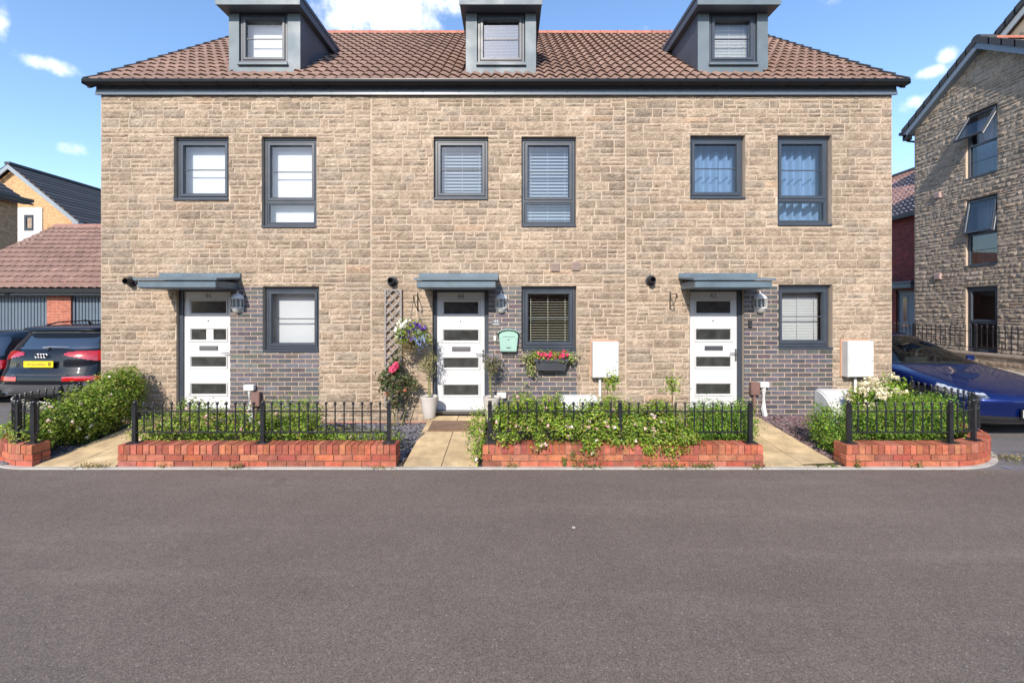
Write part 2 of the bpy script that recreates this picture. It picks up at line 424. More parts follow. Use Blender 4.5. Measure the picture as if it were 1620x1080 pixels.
def bricks(mb, rects, x_origin, z_origin, rnd, cols, mi, bw=.225, bh=.075, proud=.004):
    j = .006
    x0 = min(r[0] for r in rects); x1 = max(r[1] for r in rects); z0 = min(r[2] for r in rects); z1 = max(r[3] for r in rects)
    n0 = math.floor((z0-z_origin)/bh)
    for i in range(n0, int((z1-z_origin)/bh)+2):
        z = z_origin+i*bh; off = (i % 2)*bw/2
        k = math.floor((x0-x_origin-off)/bw)
        x = x_origin+off+k*bw
        while x < x1:
            col = tuple(c*rnd.uniform(.9,1.1) for c in rnd.choice(cols)); pr = proud+rnd.uniform(-.0015,.0015)
            for (a, b, c, d) in rects:
                p, q, r, t = max(a, x+j), min(b, x+bw-j), max(c, z+j), min(d, z+bh-j)
                if q-p > .012 and t-r > .012: mb.box(p, -pr, r, q, .002, t, mi, col, skip='k')
            x += bw

def mitre(mb, a, b, c, d, w, y0, y1, mi=0):
    """four mitred members round a rectangle; outer edge at depth y0, inner edge at y1"""
    o = [(a,y0,c),(b,y0,c),(b,y0,d),(a,y0,d)]; i = [(a+w,y1,c+w),(b-w,y1,c+w),(b-w,y1,d-w),(a+w,y1,d-w)]
    for k in range(4):
        n = (k+1) % 4; mb.quad(o[k], o[n], i[n], i[k], mi)

def TF(y):            # frame looking along +Y (the terrace front)
    return lambda u, d, z: (u, y+d, z)
def TXm(x):           # a wall facing -X: u runs towards the viewer
    return lambda u, d, z: (x+d, -u, z)

def frame_ring(mb, a, b, c, d, w, y0, y1, yb):
    """flat outer face w wide at y0, sloping inwards to y1 over .03, sides back to yb"""
    f = .62*w
    mitre(mb, a, b, c, d, .006, y0+.006, y0)
    mitre(mb, a+.006, b-.006, c+.006, d-.006, f, y0, y0)
    mitre(mb, a+.006+f, b-.006-f, c+.006+f, d-.006-f, w-f-.006, y0, y1)
    for (p, q, e) in ((w, y1, yb),): mitre(mb, a+p, b-p, c+p, d-p, .0001, q, e)
    mitre(mb, a, b, c, d, 0, y0+.006, yb)

def window(parent, T, a, b, c, d, tall=None, blind=None, glass='glass', setback=.075, bar=True, name='window', fmat='anthracite', label=None):
    """opening a..b x c..d; tall = height of the lower fixed light"""
    mb = MB(T); sb = setback
    zs = c+.032
    frame_ring(mb, a+.012, b-.012, zs, d-.03, .052, sb, sb+.012, sb+.07)
    mb.box(a+.006, sb-.014, d-.030, b-.006, sb+.06, d-.006)           # head profile with drip
    mb.box(a+.006, sb-.022, d-.038, b-.006, sb-.004, d-.030)
    w = mb.build(name, M[fmat], parent)
    if label: w['label'] = label
    sil = MB(T); sil.bbox(a+.002, -.028, c-.004, b-.002, sb+.06, c+.030, .006)
    sil.build('sill', M[fmat], w)
    ia, ib, ic, id_ = a+.058, b-.058, zs+.046, d-.076
    lights = [(ia, ib, ic, id_)]
    if tall: lights = [(ia, ib, ic+tall+.02, id_), (ia+.0, ib-.0, ic, ic+tall-.02)]
    pane = MB(T)
    for n, (p, q, r, t) in enumerate(lights):
        sm = MB(T)
        sw = .062 if n == 0 else .028
        frame_ring(sm, p, q, r, t, sw, sb-.012 if n == 0 else sb+.006, sb+.02, sb+.045)
        if tall and n == 1: sm.box(a+.03, sb-.002, t, b-.03, sb+.06, t+.04)
        sm.build('sash', M[fmat], w)
        if bar and n == 0: 
            zz = (r+t)/2; sm2 = MB(T); sm2.box(p+sw-.004, sb+.014, zz-.008, q-sw+.004, sb+.026, zz+.008); sm2.build('glazing_bar', M[fmat], w)
        pane.quad((p+sw-.006, sb+.028, r+sw-.006), (q-sw+.006, sb+.028, r+sw-.006), (q-sw+.006, sb+.028, t-sw+.006), (p+sw-.006, sb+.028, t-sw+.006))
    pane.build('pane', M[glass], w)
    bl = MB(T); y = sb+.16
    if blind == 'roller':
        bl.box(a+.02, y, c+.05, b-.02, y+.004, d-.02); bl.build('roller_blind', M['blind'], w)
    elif blind in ('slats', 'slats_white', 'pleated'):
        gap = (.043 if blind == 'slats' else .055) if blind != 'pleated' else .026; hw = .019 if blind != 'pleated' else .0125
        z = c+.07; ang = .16 if blind == 'slats' else .95
        if blind == 'pleated': ang = 1.15
        if blind == 'pleated' and not tall and (d-c) > .95: z = c+.15
        top = d-.06
        while z < top:
            dy, dz = hw*math.cos(ang), hw*math.sin(ang)
            bl.box(a+.07, y-.001, z-.0012, b-.07, y+.001, z+.0012)
            bl.quad((a+.07, y-dy, z-dz), (b-.07, y-dy, z-dz), (b-.07, y+dy, z+dz), (a+.07, y+dy, z+dz))
            z += gap
        for k in (.12, .5, .88):
            xx = a+.07+(b-a-.14)*k; bl.box(xx-.0035, y-.024, c+.06, xx+.0035, y-.021, top)
        bl.box(a+.06, y-.02, top, b-.06, y+.02, top+.04); bl.box(a+.07, y-.02, c+.045, b-.07, y+.02, c+.062)
        bl.build('venetian_blind', M['blind_cream' if blind == 'slats' else 'blind_white'], w)
    elif blind == 'curtain':
        rows = []
        for zz in (c+.02, (c+d)/2, d-.02):
            rows.append([(a+.02+(b-a-.04)*i/60, y+.07+.05*math.sin(i*.62+.7*math.sin(i*.23))*(1.1 if zz < d-.1 else .7), zz) for i in range(61)])
        bl.grid(rows); o = bl.build('curtain', M['curtain'], w, smooth=True)
    return w

def text_mesh(txt, size, depth=.002):
    cu = bpy.data.curves.new('t', 'FONT'); cu.body = txt; cu.size = size; cu.extrude = depth; cu.align_x = 'CENTER'; cu.align_y = 'CENTER'
    o = bpy.data.objects.new('t', cu); COL.objects.link(o)
    me = bpy.data.meshes.new_from_object(o.evaluated_get(bpy.context.evaluated_depsgraph_get()))
    bpy.data.objects.remove(o); return me
def text(name, txt, size, matname, parent, loc, rot=(math.pi/2,0,0), sx=1):
    me = text_mesh(txt, size); me.transform(Matrix.Translation(loc) @ Matrix.Rotation(rot[2],4,'Z') @ Matrix.Rotation(rot[0],4,'X') @ Matrix.Diagonal((sx,1,1,1)))
    me.materials.clear(); me.materials.append(M[matname]); me.name = name
    return link(name, me, parent)

def tiles(mb, x0, x1, T, slen, gauge, period=.18, amp=.026, keep=None, cols=((.258,.168,.130),(.246,.16,.124),(.266,.174,.136),(.24,.156,.122)), rnd=R, spw=8, mi=0):
    """pantiled slope: u along the eave, s up the slope, h off the slope; T(u, s, h) -> world"""
    n = max(1, round((x1-x0)/period)); period = (x1-x0)/n
    prof = [.5+.5*math.sin(2*math.pi*(k/spw)) + .16*math.sin(4*math.pi*k/spw+.6) for k in range(spw)]
    rows = int(math.ceil(slen/gauge))
    for r in range(rows):
        s0, s1 = r*gauge, min((r+1)*gauge+.02, slen)
        for t in range(n):
            ua = x0+t*period; jit = rnd.uniform(-.003,.003)
            if keep and not keep(ua+period/2, (s0+s1)/2): continue
            kk = rnd.uniform(.93,1.06); col = tuple(c*kk for c in rnd.choice(cols))
            P = []
            for k in range(spw+1):
                u = ua+period*k/spw; h = amp*prof[k % spw]*1.5
                P.append((T(u, s0+jit+.045, h-.006), T(u, s0+jit, h+.030), T(u, s1, h+.001)))
            ids = [[mb.P(p) for p in q] for q in P]
            for k in range(spw):
                A, B = ids[k], ids[k+1]
                mb.face([A[0], B[0], B[1], A[1]], mi, col); mb.face([A[1], B[1], B[2], A[2]], mi, col)

# foliage ------------------------------------------------------------------------------
def leaf_object(name, pts, nrm, size, cols, matname, parent, asp=.55, seed=1, fold=.25):
    rs = np.random.RandomState(seed); n = len(pts)
    nrm = nrm/np.linalg.norm(nrm, axis=1, keepdims=True)
    t = rs.normal(size=(n,3)); t -= (t*nrm).sum(1, keepdims=True)*nrm; t /= np.linalg.norm(t, axis=1, keepdims=True)
    b = np.cross(nrm, t); L = (size*rs.uniform(.5,1.5,n))[:,None]
    base = pts-t*L*.5; tip = pts+t*L*.5-nrm*L*.08; l = pts+b*L*asp*.5+nrm*L*fold*.3-t*L*.05; r = pts-b*L*asp*.5+nrm*L*fold*.3-t*L*.05
    V = np.stack([base, l, tip, r], 1).reshape(-1, 3)
    i = np.arange(n)*4
    Fc = np.stack([np.stack([i, i+2, i+1], 1), np.stack([i, i+3, i+2], 1)], 1).reshape(-1, 3)
    me = bpy.data.meshes.new(name); me.vertices.add(len(V)); me.vertices.foreach_set('co', V.ravel())
    me.loops.add(len(Fc)*3); me.loops.foreach_set('vertex_index', Fc.ravel().astype(np.int32))
    me.polygons.add(len(Fc)); me.polygons.foreach_set('loop_start', np.arange(len(Fc), dtype=np.int32)*3)
    cc = np.array(cols)[rs.randint(0, len(cols), n)]*rs.uniform(.75,1.25,(n,1))
    a = me.color_attributes.new('tint', 'FLOAT_COLOR', 'CORNER')
    a.data.foreach_set('color', np.repeat(np.c_[cc, np.ones(n)], 6, axis=0).ravel())
    me.materials.append(M[matname]); me.update(calc_edges=True); me.validate()
    return link(name, me, parent)
def blob_points(blobs, n, seed, shell=.55, holes=.0, nf=6.):
    """points through a union of ellipsoids, gathered into sprays so gaps and clumps show"""
    rs = np.random.RandomState(seed); vol = np.array([b[3]*b[4]*b[5] for b in blobs])**(2/3); vol /= vol.sum()
    ns = max(8, n//14)
    k = rs.choice(len(blobs), ns, p=vol); B = np.array(blobs)[k]
    d = rs.normal(size=(ns,3)); d /= np.linalg.norm(d, axis=1, keepdims=True)
    rad = shell+(1-shell)*rs.rand(ns)**.6; rad *= rs.uniform(.85,1.12,ns)
    c = B[:, :3]+d*rad[:,None]*B[:, 3:6]
    idx = rs.randint(0, ns, n)
    sp = rs.normal(size=(n,3))*rs.uniform(.025,.06,(ns,1))[idx]
    p = c[idx]+sp; nr = d[idx]*.6+sp*8+rs.normal(size=(n,3))*.55+np.array([0,-.15,.55])
    return p, nr
GREEN = [(.10,.18,.022),(.15,.25,.028),(.2,.31,.036),(.06,.11,.018),(.26,.34,.045),(.18,.23,.045),(.12,.2,.03),(.17,.27,.035),(.09,.16,.022),(.24,.2,.06)]
BOX = [(.085,.175,.03),(.115,.23,.034),(.16,.275,.04),(.06,.125,.025)]
TIPS = [(.3,.38,.05),(.34,.38,.065),(.2,.28,.04)]
GREEN = [(a*1.32, b*1.28, c*1.1) for a, b, c in GREEN]; BOX = [(a*1.25, b*1.25, c) for a, b, c in BOX]
PINK = [(.75,.42,.42),(.8,.55,.52),(.7,.36,.4),(.82,.66,.6)]
WHITE = [(.8,.79,.76),(.76,.76,.74)]
def petals(mb_name, centres, parent, cols, size=.022, per=14, rad=.022, seed=3, asp=.9):
    rs = np.random.RandomState(seed); C = np.repeat(np.array(centres), per, axis=0)
    d = rs.normal(size=C.shape); d /= np.linalg.norm(d, axis=1, keepdims=True)
    return leaf_object(mb_name, C+d*rad*rs.uniform(.5,1,(len(C),1)), d+np.array([0,-.6,.4]), size, cols, 'petal', parent, asp, seed)
def twigs(name, pairs, parent, r=.005, seed=5, matname='twig'):
    mb = MB(); rnd = random.Random(seed)
    for p, q in pairs:
        p, q = Vector(p), Vector(q); m = (p+q)/2+Vector((rnd.uniform(-1,1), rnd.uniform(-1,1), rnd.uniform(-.5,1)))*.06*(q-p).length*3
        pts = [p*(1-t)**2+m*2*t*(1-t)+q*t*t for t in (0,.25,.5,.75,1)]
        mb.tube(pts, [r, r*.9, r*.75, r*.6, r*.35], 5)
    return mb.build(name, M[matname], parent)
# ------------------------------------------------------------------ camera, sun, sky
cam = bpy.data.cameras.new('camera'); cam.sensor_width = 36; cam.lens = 36*F/1620
cam.shift_x = 5/1620; cam.shift_y = -50/1620; cam.clip_end = 3000; cam.clip_start = .05
co = bpy.data.objects.new('camera', cam); COL.objects.link(co); co.location = (0, 0, EYE); co.rotation_euler = (math.pi/2, 0, 0); S.camera = co
SUN = Vector((.233, 1, -.654)).normalized()
EL = math.asin(-SUN.z); AZ = math.atan2(-SUN.x, -SUN.y)
sl = bpy.data.lights.new('sun', 'SUN'); sl.energy = 3.5; sl.angle = math.radians(.53); sl.color = (1, .91, .80)
so = bpy.data.objects.new('sun', sl); COL.objects.link(so); so.rotation_euler = SUN.to_track_quat('-Z', 'Y').to_euler(); so.location = (-3, -10, 12)
w = bpy.data.worlds.new('World'); S.world = w; w.use_nodes = True; nt = w.node_tree; bg = nt.nodes['Background']
sky = N(nt, 'ShaderNodeTexSky', sky_type='NISHITA', sun_disc=False, sun_elevation=EL, sun_rotation=AZ % (2*math.pi), air_density=1.0, dust_density=.6, ozone_density=2.2, altitude=60)
bg.inputs['Strength'].default_value = .15
hs = N(nt, 'ShaderNodeHueSaturation'); hs.inputs['Saturation'].default_value = 1.08; hs.inputs['Value'].default_value = 1.12; hs.inputs['Hue'].default_value = .502
nt.links.new(sky.outputs[0], hs.inputs['Color'])
# fair-weather clouds: soft patches at given compass directions, broken up by noise
tc = N(nt, 'ShaderNodeTexCoord'); sp = N(nt, 'ShaderNodeSeparateXYZ'); nt.links.new(tc.outputs['Generated'], sp.inputs[0])
def mth(op, a, b=None, clamp=False):
    n = N(nt, 'ShaderNodeMath', operation=op, use_clamp=clamp)
    for i, s in enumerate((a, b)):
        if s is None: continue
        if isinstance(s, (int, float)): n.inputs[i].default_value = s
        else: nt.links.new(s, n.inputs[i])
    return n.outputs[0]
az = mth('ARCTAN2', sp.outputs[0], sp.outputs[1]); el = mth('ARCSINE', sp.outputs[2])
n1 = N(nt, 'ShaderNodeTexNoise'); n1.inputs['Scale'].default_value = 13; n1.inputs['Detail'].default_value = 7; n1.inputs['Roughness'].default_value = .58; n1.inputs['Distortion'].default_value = .5
nt.links.new(tc.outputs['Generated'], n1.inputs['Vector'])
tot = None
def azel(px, py):
    return math.atan2(px-CX, F), math.atan2(HY-py, math.hypot(F, px-CX))
for px, py, wx, wy, amp in ((75,103,.052,.016,1.12),(110,235,.027,.015,1.1),(3,40,.012,.035,.85),(70,48,.03,.010,.5),(600,10,.16,.06,1.35),(545,34,.07,.035,1.05),(680,-10,.13,.045,1.15),(1500,88,.016,.015,1.05),(1472,114,.025,.012,1.05),(1447,163,.03,.016,1.0),(1317,2,.05,.02,.62),(1010,46,.04,.012,.6),(1110,-20,.1,.035,.5),(900,-70,.2,.06,.9)):
    a0, e0 = azel(px, py)
    dx = mth('DIVIDE', mth('SUBTRACT', az, a0), wx); dy = mth('DIVIDE', mth('SUBTRACT', el, e0), wy)
    g = mth('MULTIPLY', mth('POWER', 2.718, mth('MULTIPLY', mth('ADD', mth('MULTIPLY', dx, dx), mth('MULTIPLY', dy, dy)), -1.0)), amp)
    tot = g if tot is None else mth('MAXIMUM', tot, g)
dens = mth('SUBTRACT', mth('ADD', tot, mth('MULTIPLY', n1.outputs['Fac'], 1.5)), 1.18)
n2 = N(nt, 'ShaderNodeTexNoise'); n2.inputs['Scale'].default_value = 55; n2.inputs['Detail'].default_value = 6; n2.inputs['Roughness'].default_value = .6
nt.links.new(tc.outputs['Generated'], n2.inputs['Vector'])
al = mth('MULTIPLY', mth('ADD', dens, mth('MULTIPLY', mth('SUBTRACT', n2.outputs['Fac'], .5), mth('MULTIPLY', tot, 1.1))), 1.25, True)
sm = N(nt, 'ShaderNodeMapRange', interpolation_type='SMOOTHSTEP'); nt.links.new(al, sm.inputs['Value'])
cm = N(nt, 'ShaderNodeMix', data_type='RGBA'); nt.links.new(mth('MULTIPLY', sm.outputs[0], .88), cm.inputs[0]); nt.links.new(hs.outputs[0], cm.inputs[6]); cm.inputs[7].default_value = (5.6, 5.8, 6.2, 1)
nt.links.new(cm.outputs[2], bg.inputs['Color'])
S.view_settings.view_transform = 'Standard'; S.view_settings.look = 'None'; S.view_settings.exposure = .8; S.view_settings.gamma = 1
S.cycles.max_bounces = 8; S.cycles.transparent_max_bounces = 12; S.cycles.sample_clamp_indirect = 8

# ------------------------------------------------------------------ ground
g = MB(); g.quad((-600,-600,-.012),(600,-600,-.012),(600,900,-.012),(-600,900,-.012)); struct(g.build('ground', M['asphalt_drive']))
g = MB(); g.quad((-40,-14,-.004),(40,-14,-.004),(40,5.36,-.004),(-40,5.36,-.004)); struct(g.build('road', M['asphalt']))
# ------------------------------------------------------------------ terrace
B0, B1, B2, B3 = -6.72, fx(587), fx(990), 6.31
ZB = -.08
ZW = 5.47
PITCH = math.atan(.779); CP, SP = math.cos(PITCH), math.sin(PITCH)
EY, EZ, RY = 7.38, 5.57, 11.9
def TR(u, s, h): return (u, EY+s*CP-h*SP, EZ+s*SP+h*CP)
SLEN = (RY-EY)/CP
SLATE_C = [(.084,.083,.092),(.098,.096,.105),(.068,.066,.072),(.106,.10,.104),(.086,.077,.08),(.118,.116,.128)]

def door(house, a, b, la, lb, top, bot, num, note=None, lever='chrome'):
    T = TF(YF); sb = .085
    fr = MB(T)
    fr.box(a+.004, sb-.03, bot, la-.003, sb+.06, top-.003); fr.box(lb+.003, sb-.03, bot, b-.004, sb+.06, top-.003); fr.box(la-.003, sb-.03, top-.05, lb+.003, sb+.06, top-.004)
    z0, z1 = bot+.028, top-.053
    W, H = lb-la, z1-z0
    ux = lambda f: la+f*W
    uz = lambda f: z1-f*H
    lights = [(.063,.202),(.306,.431),(.544,.661),(.774,.896)]
    holes = [(ux(.115), ux(.9), uz(t1-.012), uz(t0+.012)) for t0, t1 in lights]
    lf = MB(T); sheet(lf, la, lb, z0, z1, holes, 0, d=sb)
    for h in holes: reveals(lf, h, 0, .03, sb)
    lf.box(la, sb+.001, z0, lb, sb+.05, z1, skip='f')
    d = lf.build('door', M['door_white'], house)
    fr.build('door_frame', M['anthracite'], d)
    tr = MB(T)
    for t0, t1 in lights:
        A, B_, C, D = ux(.1), ux(.915), uz(t1), uz(t0)
        mitre(tr, A, B_, C, D, .012, sb-.002, sb-.016); mitre(tr, A+.012, B_-.012, C+.012, D-.012, .014, sb-.016, sb-.012); mitre(tr, A+.026, B_-.026, C+.026, D-.026, .014, sb-.012, sb+.012)
        gl = MB(T); gl.quad((A+.036, sb+.008, C+.036),(B_-.036, sb+.008, C+.036),(B_-.036, sb+.008, D-.036),(A+.036, sb+.008, D-.036)); gl.build('door_glass', M['glass_dark'], d)
    tr.build('glazing_trim', M['trim_white'], d)
    lp = MB(T); c0, c1, e0, e1 = ux(.317), ux(.705), uz(.504), uz(.464)
    lp.bbox(c0, sb-.012, e0, c1, sb-.001, e1, .004); lp.box(c0+.018, sb-.016, e0+.012, c1-.018, sb-.010, e1-.022); lp.build('letter_plate', M['steel'], d)
    hd = MB(T); hx = ux(.972)
    hd.bbox(hx-.014, sb-.014, uz(.595), hx+.014, sb-.001, uz(.49), .004)
    hd.tube([(hx, sb-.012, uz(.524)), (hx, sb-.055, uz(.524)), (hx-.02, sb-.06, uz(.524)), (ux(.82), sb-.058, uz(.527))], .0095, 7)
    hd.tube([(hx, sb-.012, uz(.575)), (hx, sb-.02, uz(.575))], .009, 8)
    hd.build('door_handle', M[lever], d)
    sp_ = MB(T); sp_.tube([(ux(.5), sb-.006, uz(.249)), (ux(.5), sb+.002, uz(.249))], .011, 10); sp_.build('spyhole', M['ink'], d)
    text('door_number', num, .115, 'number_grey', d, (ux(.5), YF+sb-.003, uz(.036)))
    th = MB(T); th.box(a+.004, -.02, bot-.03, b-.004, sb+.06, bot+.026); th.build('threshold', M['steel'], d)
    return d, ux, uz, sb

def canopy(house, x0, x1, fl0, fl1):
    """shallow lean-to door hood on a flashing"""
    yf_ = YF-.60; zb, zt, zw = 2.215, 2.325, 2.385
    c = MB()
    c.bbox(x0, yf_, zb, x1, YF-.012, zt, .008)                       # boxed soffit and fascia
    c2 = [(x0-.035, yf_-.035, zt+.004), (x1+.035, yf_-.035, zt+.004), (x1+.035, YF-.02, zw), (x0-.035, YF-.02, zw)]
    top = [(p[0], p[1], p[2]+.03) for p in c2]
    i = [c.P(p) for p in c2+top]
    for q in ((0,3,2,1),(4,5,6,7),(0,1,5,4),(1,2,6,5),(2,3,7,6),(3,0,4,7)): c.face([i[k] for k in q])
    o = c.build('canopy', M['canopy'], house)
    f = MB(); f.bbox(fl0, YF-.035, 2.385, fl1, YF-.013, 2.482, .004)
    n = 5
    for k in range(n): f.ball((fl0+(fl1-fl0)*(k+.5)/n, YF-.036, 2.445), .008, 6)
    f.build('flashing', M['canopy'], o)
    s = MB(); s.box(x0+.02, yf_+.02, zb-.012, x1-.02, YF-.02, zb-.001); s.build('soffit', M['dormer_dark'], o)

def dormer(house, x0, x1, w0, w1, wz0, wz1, blind):
    y0 = 7.95; zb = EZ+.779*(y0-EY)-.03; zt = 7.06
    T = TF(y0); hl = (w0, w1, wz0, wz1)
    m = MB(T); sheet(m, x0, x1, zb, zt, [hl]); reveals(m, hl, 0, .12)
    m.box(w0-.012, -.045, wz0-.035, w1+.012, .03, wz0-.001)           # projecting cill
    d = m.build('dormer', M['dormer_front'], house)
    ye = EY+(zt+.06-EZ)/.779+.15
    for x, t in ((x0, .02), (x1, -.02)):
        ck = MB(); a = [(x, y0+.001, zb), (x, ye, zt+.06), (x, y0+.001, zt)]; b_ = [(p[0]+t, p[1], p[2]) for p in a]
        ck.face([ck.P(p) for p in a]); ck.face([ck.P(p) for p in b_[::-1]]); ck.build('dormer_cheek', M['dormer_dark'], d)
    ov = .085; yo = 7.74; yb = ye+.45
    r = MB()
    lo = [(x0-ov, yo, zt), (x1+ov, yo, zt), (x1+ov, yb, zt+.09), (x0-ov, yb, zt+.09)]; hi = [(p[0], p[1], p[2]+.2) for p in lo]
    i = [r.P(p) for p in lo+hi]
    for q in ((0,3,2,1),(4,5,6,7),(0,1,5,4),(1,2,6,5),(2,3,7,6),(3,0,4,7)): r.face([i[k] for k in q])
    for sx in (-1, 1):                                                   # edge trim along the verge
        xx = (x0-ov if sx < 0 else x1+ov)
        pts = [(xx+sx*.001, yo-.01, zt+.145), (xx+sx*.014, yo-.01, zt+.145), (xx+sx*.014, yb, zt+.235), (xx+sx*.001, yb, zt+.235)]; up = [(p[0], p[1], p[2]+.065) for p in pts]
        j = [r.P(p) for p in pts+up]
        for q in ((0,3,2,1),(4,5,6,7),(0,1,5,4),(1,2,6,5),(2,3,7,6),(3,0,4,7)): r.face([j[k] for k in q])
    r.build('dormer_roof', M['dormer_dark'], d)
    f = MB(); f.bbox(x0-ov-.012, yo-.016, zt-.004, x1+ov+.012, yo-.002, zt+.19, .004); f.build('dormer_fascia', M['dormer_front'], d)
    apron = MB(); apron.box(x0-.03, y0-.012, zb-.02, x1+.03, y0-.002, zb+.06); apron.build('apron', M['dormer_front'], d)
    window(house, T, w0, w1, wz0, wz1, None, blind, glass='glass_sky' if blind == 'slats_white' else 'glass', setback=.03, name='dormer_window')

def terrace_house(label, x0, x1, wins, dr, panel, can, dorm, seed, end=0, num='44', glass='glass', note=None):
    h = thing('terraced_house', label, 'house', ((x0+x1)/2, YF, 0), 'row of three terraced houses')
    T = TF(YF)
    openings = [wv[:4] for wv in wins]
    dhole = (dr[0], dr[1], ZB, dr[4])
    holes = openings+[dhole]
    # wall: bed of mortar with every stone laid on it
    mb = MB(T); sheet(mb, x0, x1, ZB, ZW, holes, 0)
    for o in holes: reveals(mb, o, 0, .17)
    stone_field(mb, x0+(.003 if end != -1 else 0), x1-(.003 if end != 1 else 0), .04, ZW, holes+[panel], seed)
    mb.build('stone_wall', [M['mortar'], M['stone']], h)
    rnd = random.Random(seed+5)
    pl = MB(T); rects = [(panel[0], panel[1], panel[2], panel[3])]
    for o in holes: rects = rect_minus(rects, o)
    for r in rects: pl.quad((r[0], -.006, r[2]), (r[1], -.006, r[2]), (r[1], -.006, r[3]), (r[0], -.006, r[3]), 0)
    bricks(pl, rects, panel[1], .1, rnd, SLATE_C, 1, proud=.011)
    pl.build('slate_brick_panel', [M['panel_mortar'], M['slate_brick']], h)
    if True:
        for q_ in rect_minus([(x0, x1, -.06, .035)], dhole):
            p2 = MB(T); bricks(p2, [q_], x0, -.058, rnd, [(.42,.14,.09),(.36,.115,.075),(.45,.17,.11)], 0, proud=.012); p2.build('brick_plinth', M['red_brick'], h)
    for wv in wins: window(h, T, *wv[:4], tall=wv[4], blind=wv[5], glass=wv[6] if len(wv) > 6 else glass)
    d = door(h, *dr, num)
    canopy(h, *can)
    dormer(h, *dorm)
    # roof
    dx0, dx1 = dorm[0]+.03, dorm[1]-.03; sA, sB = (8.0-EY)/CP, (9.4-EY)/CP
    rx0 = x0-(.10 if end == -1 else 0); rx1 = x1+(.10 if end == 1 else 0)
    tl = MB()
    tiles(tl, rx0, rx1, TR, SLEN, .334, keep=lambda u, s: not (dx0 < u < dx1 and sA < s < sB), rnd=rnd)
    un = MB(lambda u, d_, s: TR(u, s, -.012)); sheet(un, rx0, rx1, 0.0, SLEN, [(dx0, dx1, sA, sB)])
    un.c = [(.17,.105,.088)]*len(un.f); o0 = len(tl.v); tl.v += un.v; tl.f += [tuple(i+o0 for i in f) for f in un.f]; tl.m += un.m; tl.c += un.c
    tl.quad((rx0, RY, EZ+SLEN*SP), (rx1, RY, EZ+SLEN*SP), (rx1, 2*RY-EY, EZ), (rx0, 2*RY-EY, EZ), 0, (.2,.125,.105))
    rf = tl.build('roof', M['tile'], h)
    rg = MB(); L = .45; n = int(round((rx1-rx0)/L)); L = (rx1-rx0)/n; zr = EZ+SLEN*SP
    for k in range(n):
        a, b = rx0+k*L, rx0+(k+1)*L-.006; rad = .125
        rows = [[(xx, RY-math.cos(t)*r_, zr-.055+math.sin(t)*r_) for t in [math.pi*q/8 for q in range(9)]] for xx, r_ in ((a, rad+.006), (a+.03, rad+.006), (a+.031, rad), (b, rad-.002))]
        rg.grid(rows)
    rg.build('ridge', M['ridge_tile'], rf)
    if end:
        vg = MB(); xo = x0-.16 if end == -1 else x1+.10
        for k in range(int(SLEN/.334)+1):
            s0, s1 = k*.334, min((k+1)*.334+.03, SLEN)
            lo = [TR(xo, s0, -.09), TR(xo+.06, s0, -.09), TR(xo+.06, s1, -.09), TR(xo, s1, -.09)]; hi = [TR(xo, s0, .075), TR(xo+.06, s0, .075), TR(xo+.06, s1, .05), TR(xo, s1, .05)]
            i = [vg.P(p) for p in lo+hi]
            for q in ((0,3,2,1),(4,5,6,7),(0,1,5,4),(1,2,6,5),(2,3,7,6),(3,0,4,7)): vg.face([i[m_] for m_ in q])
        vg.build('verge_cap', M['black_tile'], rf)
    # gutter and fascia
    gx0 = x0-(.13 if end == -1 else 0); gx1 = x1+(.13 if end == 1 else 0)
    gt = MB(); yc, zc, r_ = EY-.03, 5.575, .052
    prof = [(yc-r_*math.cos(t), zc-r_*math.sin(t)*1.25) for t in [math.pi*q/8 for q in range(9)]]
    prof = [(yc-r_-.006, zc+.012), (yc-r_-.006, zc-.004)]+prof+[(yc+r_-.008, zc)]+[(yc-(r_-.008)*math.cos(t), zc-(r_-.008)*math.sin(t)*1.25) for t in [math.pi*q/8 for q in range(8, -1, -1)]]
    gt.grid([[(gx0, y, z) for y, z in prof], [(gx1, y, z) for y, z in prof]], closed=True)
    if end:
        xe = gx0 if end == -1 else gx1
        gt.box(xe-.004, yc-r_-.004, zc-r_*1.27, xe+.004, yc+r_, zc+.008)
    gu = gt.build('gutter', M['gutter'], h)
    n = int((x1-x0)/.59)+1
    for k in range(n):
        xx = x0+.25+k*.59
        if xx > x1-.1: break
        bk = MB(); pr = [(yc-(r_+.006)*math.cos(t), zc-(r_+.006)*math.sin(t)*1.25) for t in [math.pi*q/8 for q in range(9)]]
        bk.grid([[(xx-.012, y, z) for y, z in pr], [(xx+.012, y, z) for y, z in pr]]); bk.box(xx-.012, yc+r_, zc-.05, xx+.012, yc+r_+.03, zc+.01)
        bk.build('gutter_bracket', M['gutter'], gu)
    fa = MB(); ex0 = x0-(.05 if end == -1 else 0); ex1 = x1+(.05 if end == 1 else 0)
    fa.box(ex0, YF-.035, 5.475, ex1, YF+.05, 5.60)                      # upper fascia in the gutter's shade
    fa.box(ex0, YF-.045, 5.405, ex1, YF-.012, 5.474)
    fa.bbox(ex0-.004, YF-.056, 5.395, ex1+.004, YF-.046, 5.44, .003)
    fa.build('fascia', M['fascia'], h)
    # the rest of the shell, so that the rooms are rooms
    sh = MB(); yb = 2*RY-YF
    sh.box(x0+.02, YF+.9, 2.45, x1-.02, yb, 2.62); sh.box(x0+.02, YF+.18, 4.98, x1-.02, yb, 5.1); sh.box(x0+.02, YF+.18, .0, x1-.02, yb, .12)
    sh.box(x0+.02, YF+.18, 2.5, x1-.02, YF+.9, 2.6)
    for xx in (x0+.012, x1-.032): sh.box(xx, YF+.18, ZB, xx+.02, yb, 5.4)
    sh.quad((x0+.03, YF+3.6, .1), (x1-.03, YF+3.6, .1), (x1-.03, YF+3.6, 5), (x0+.03, YF+3.6, 5))
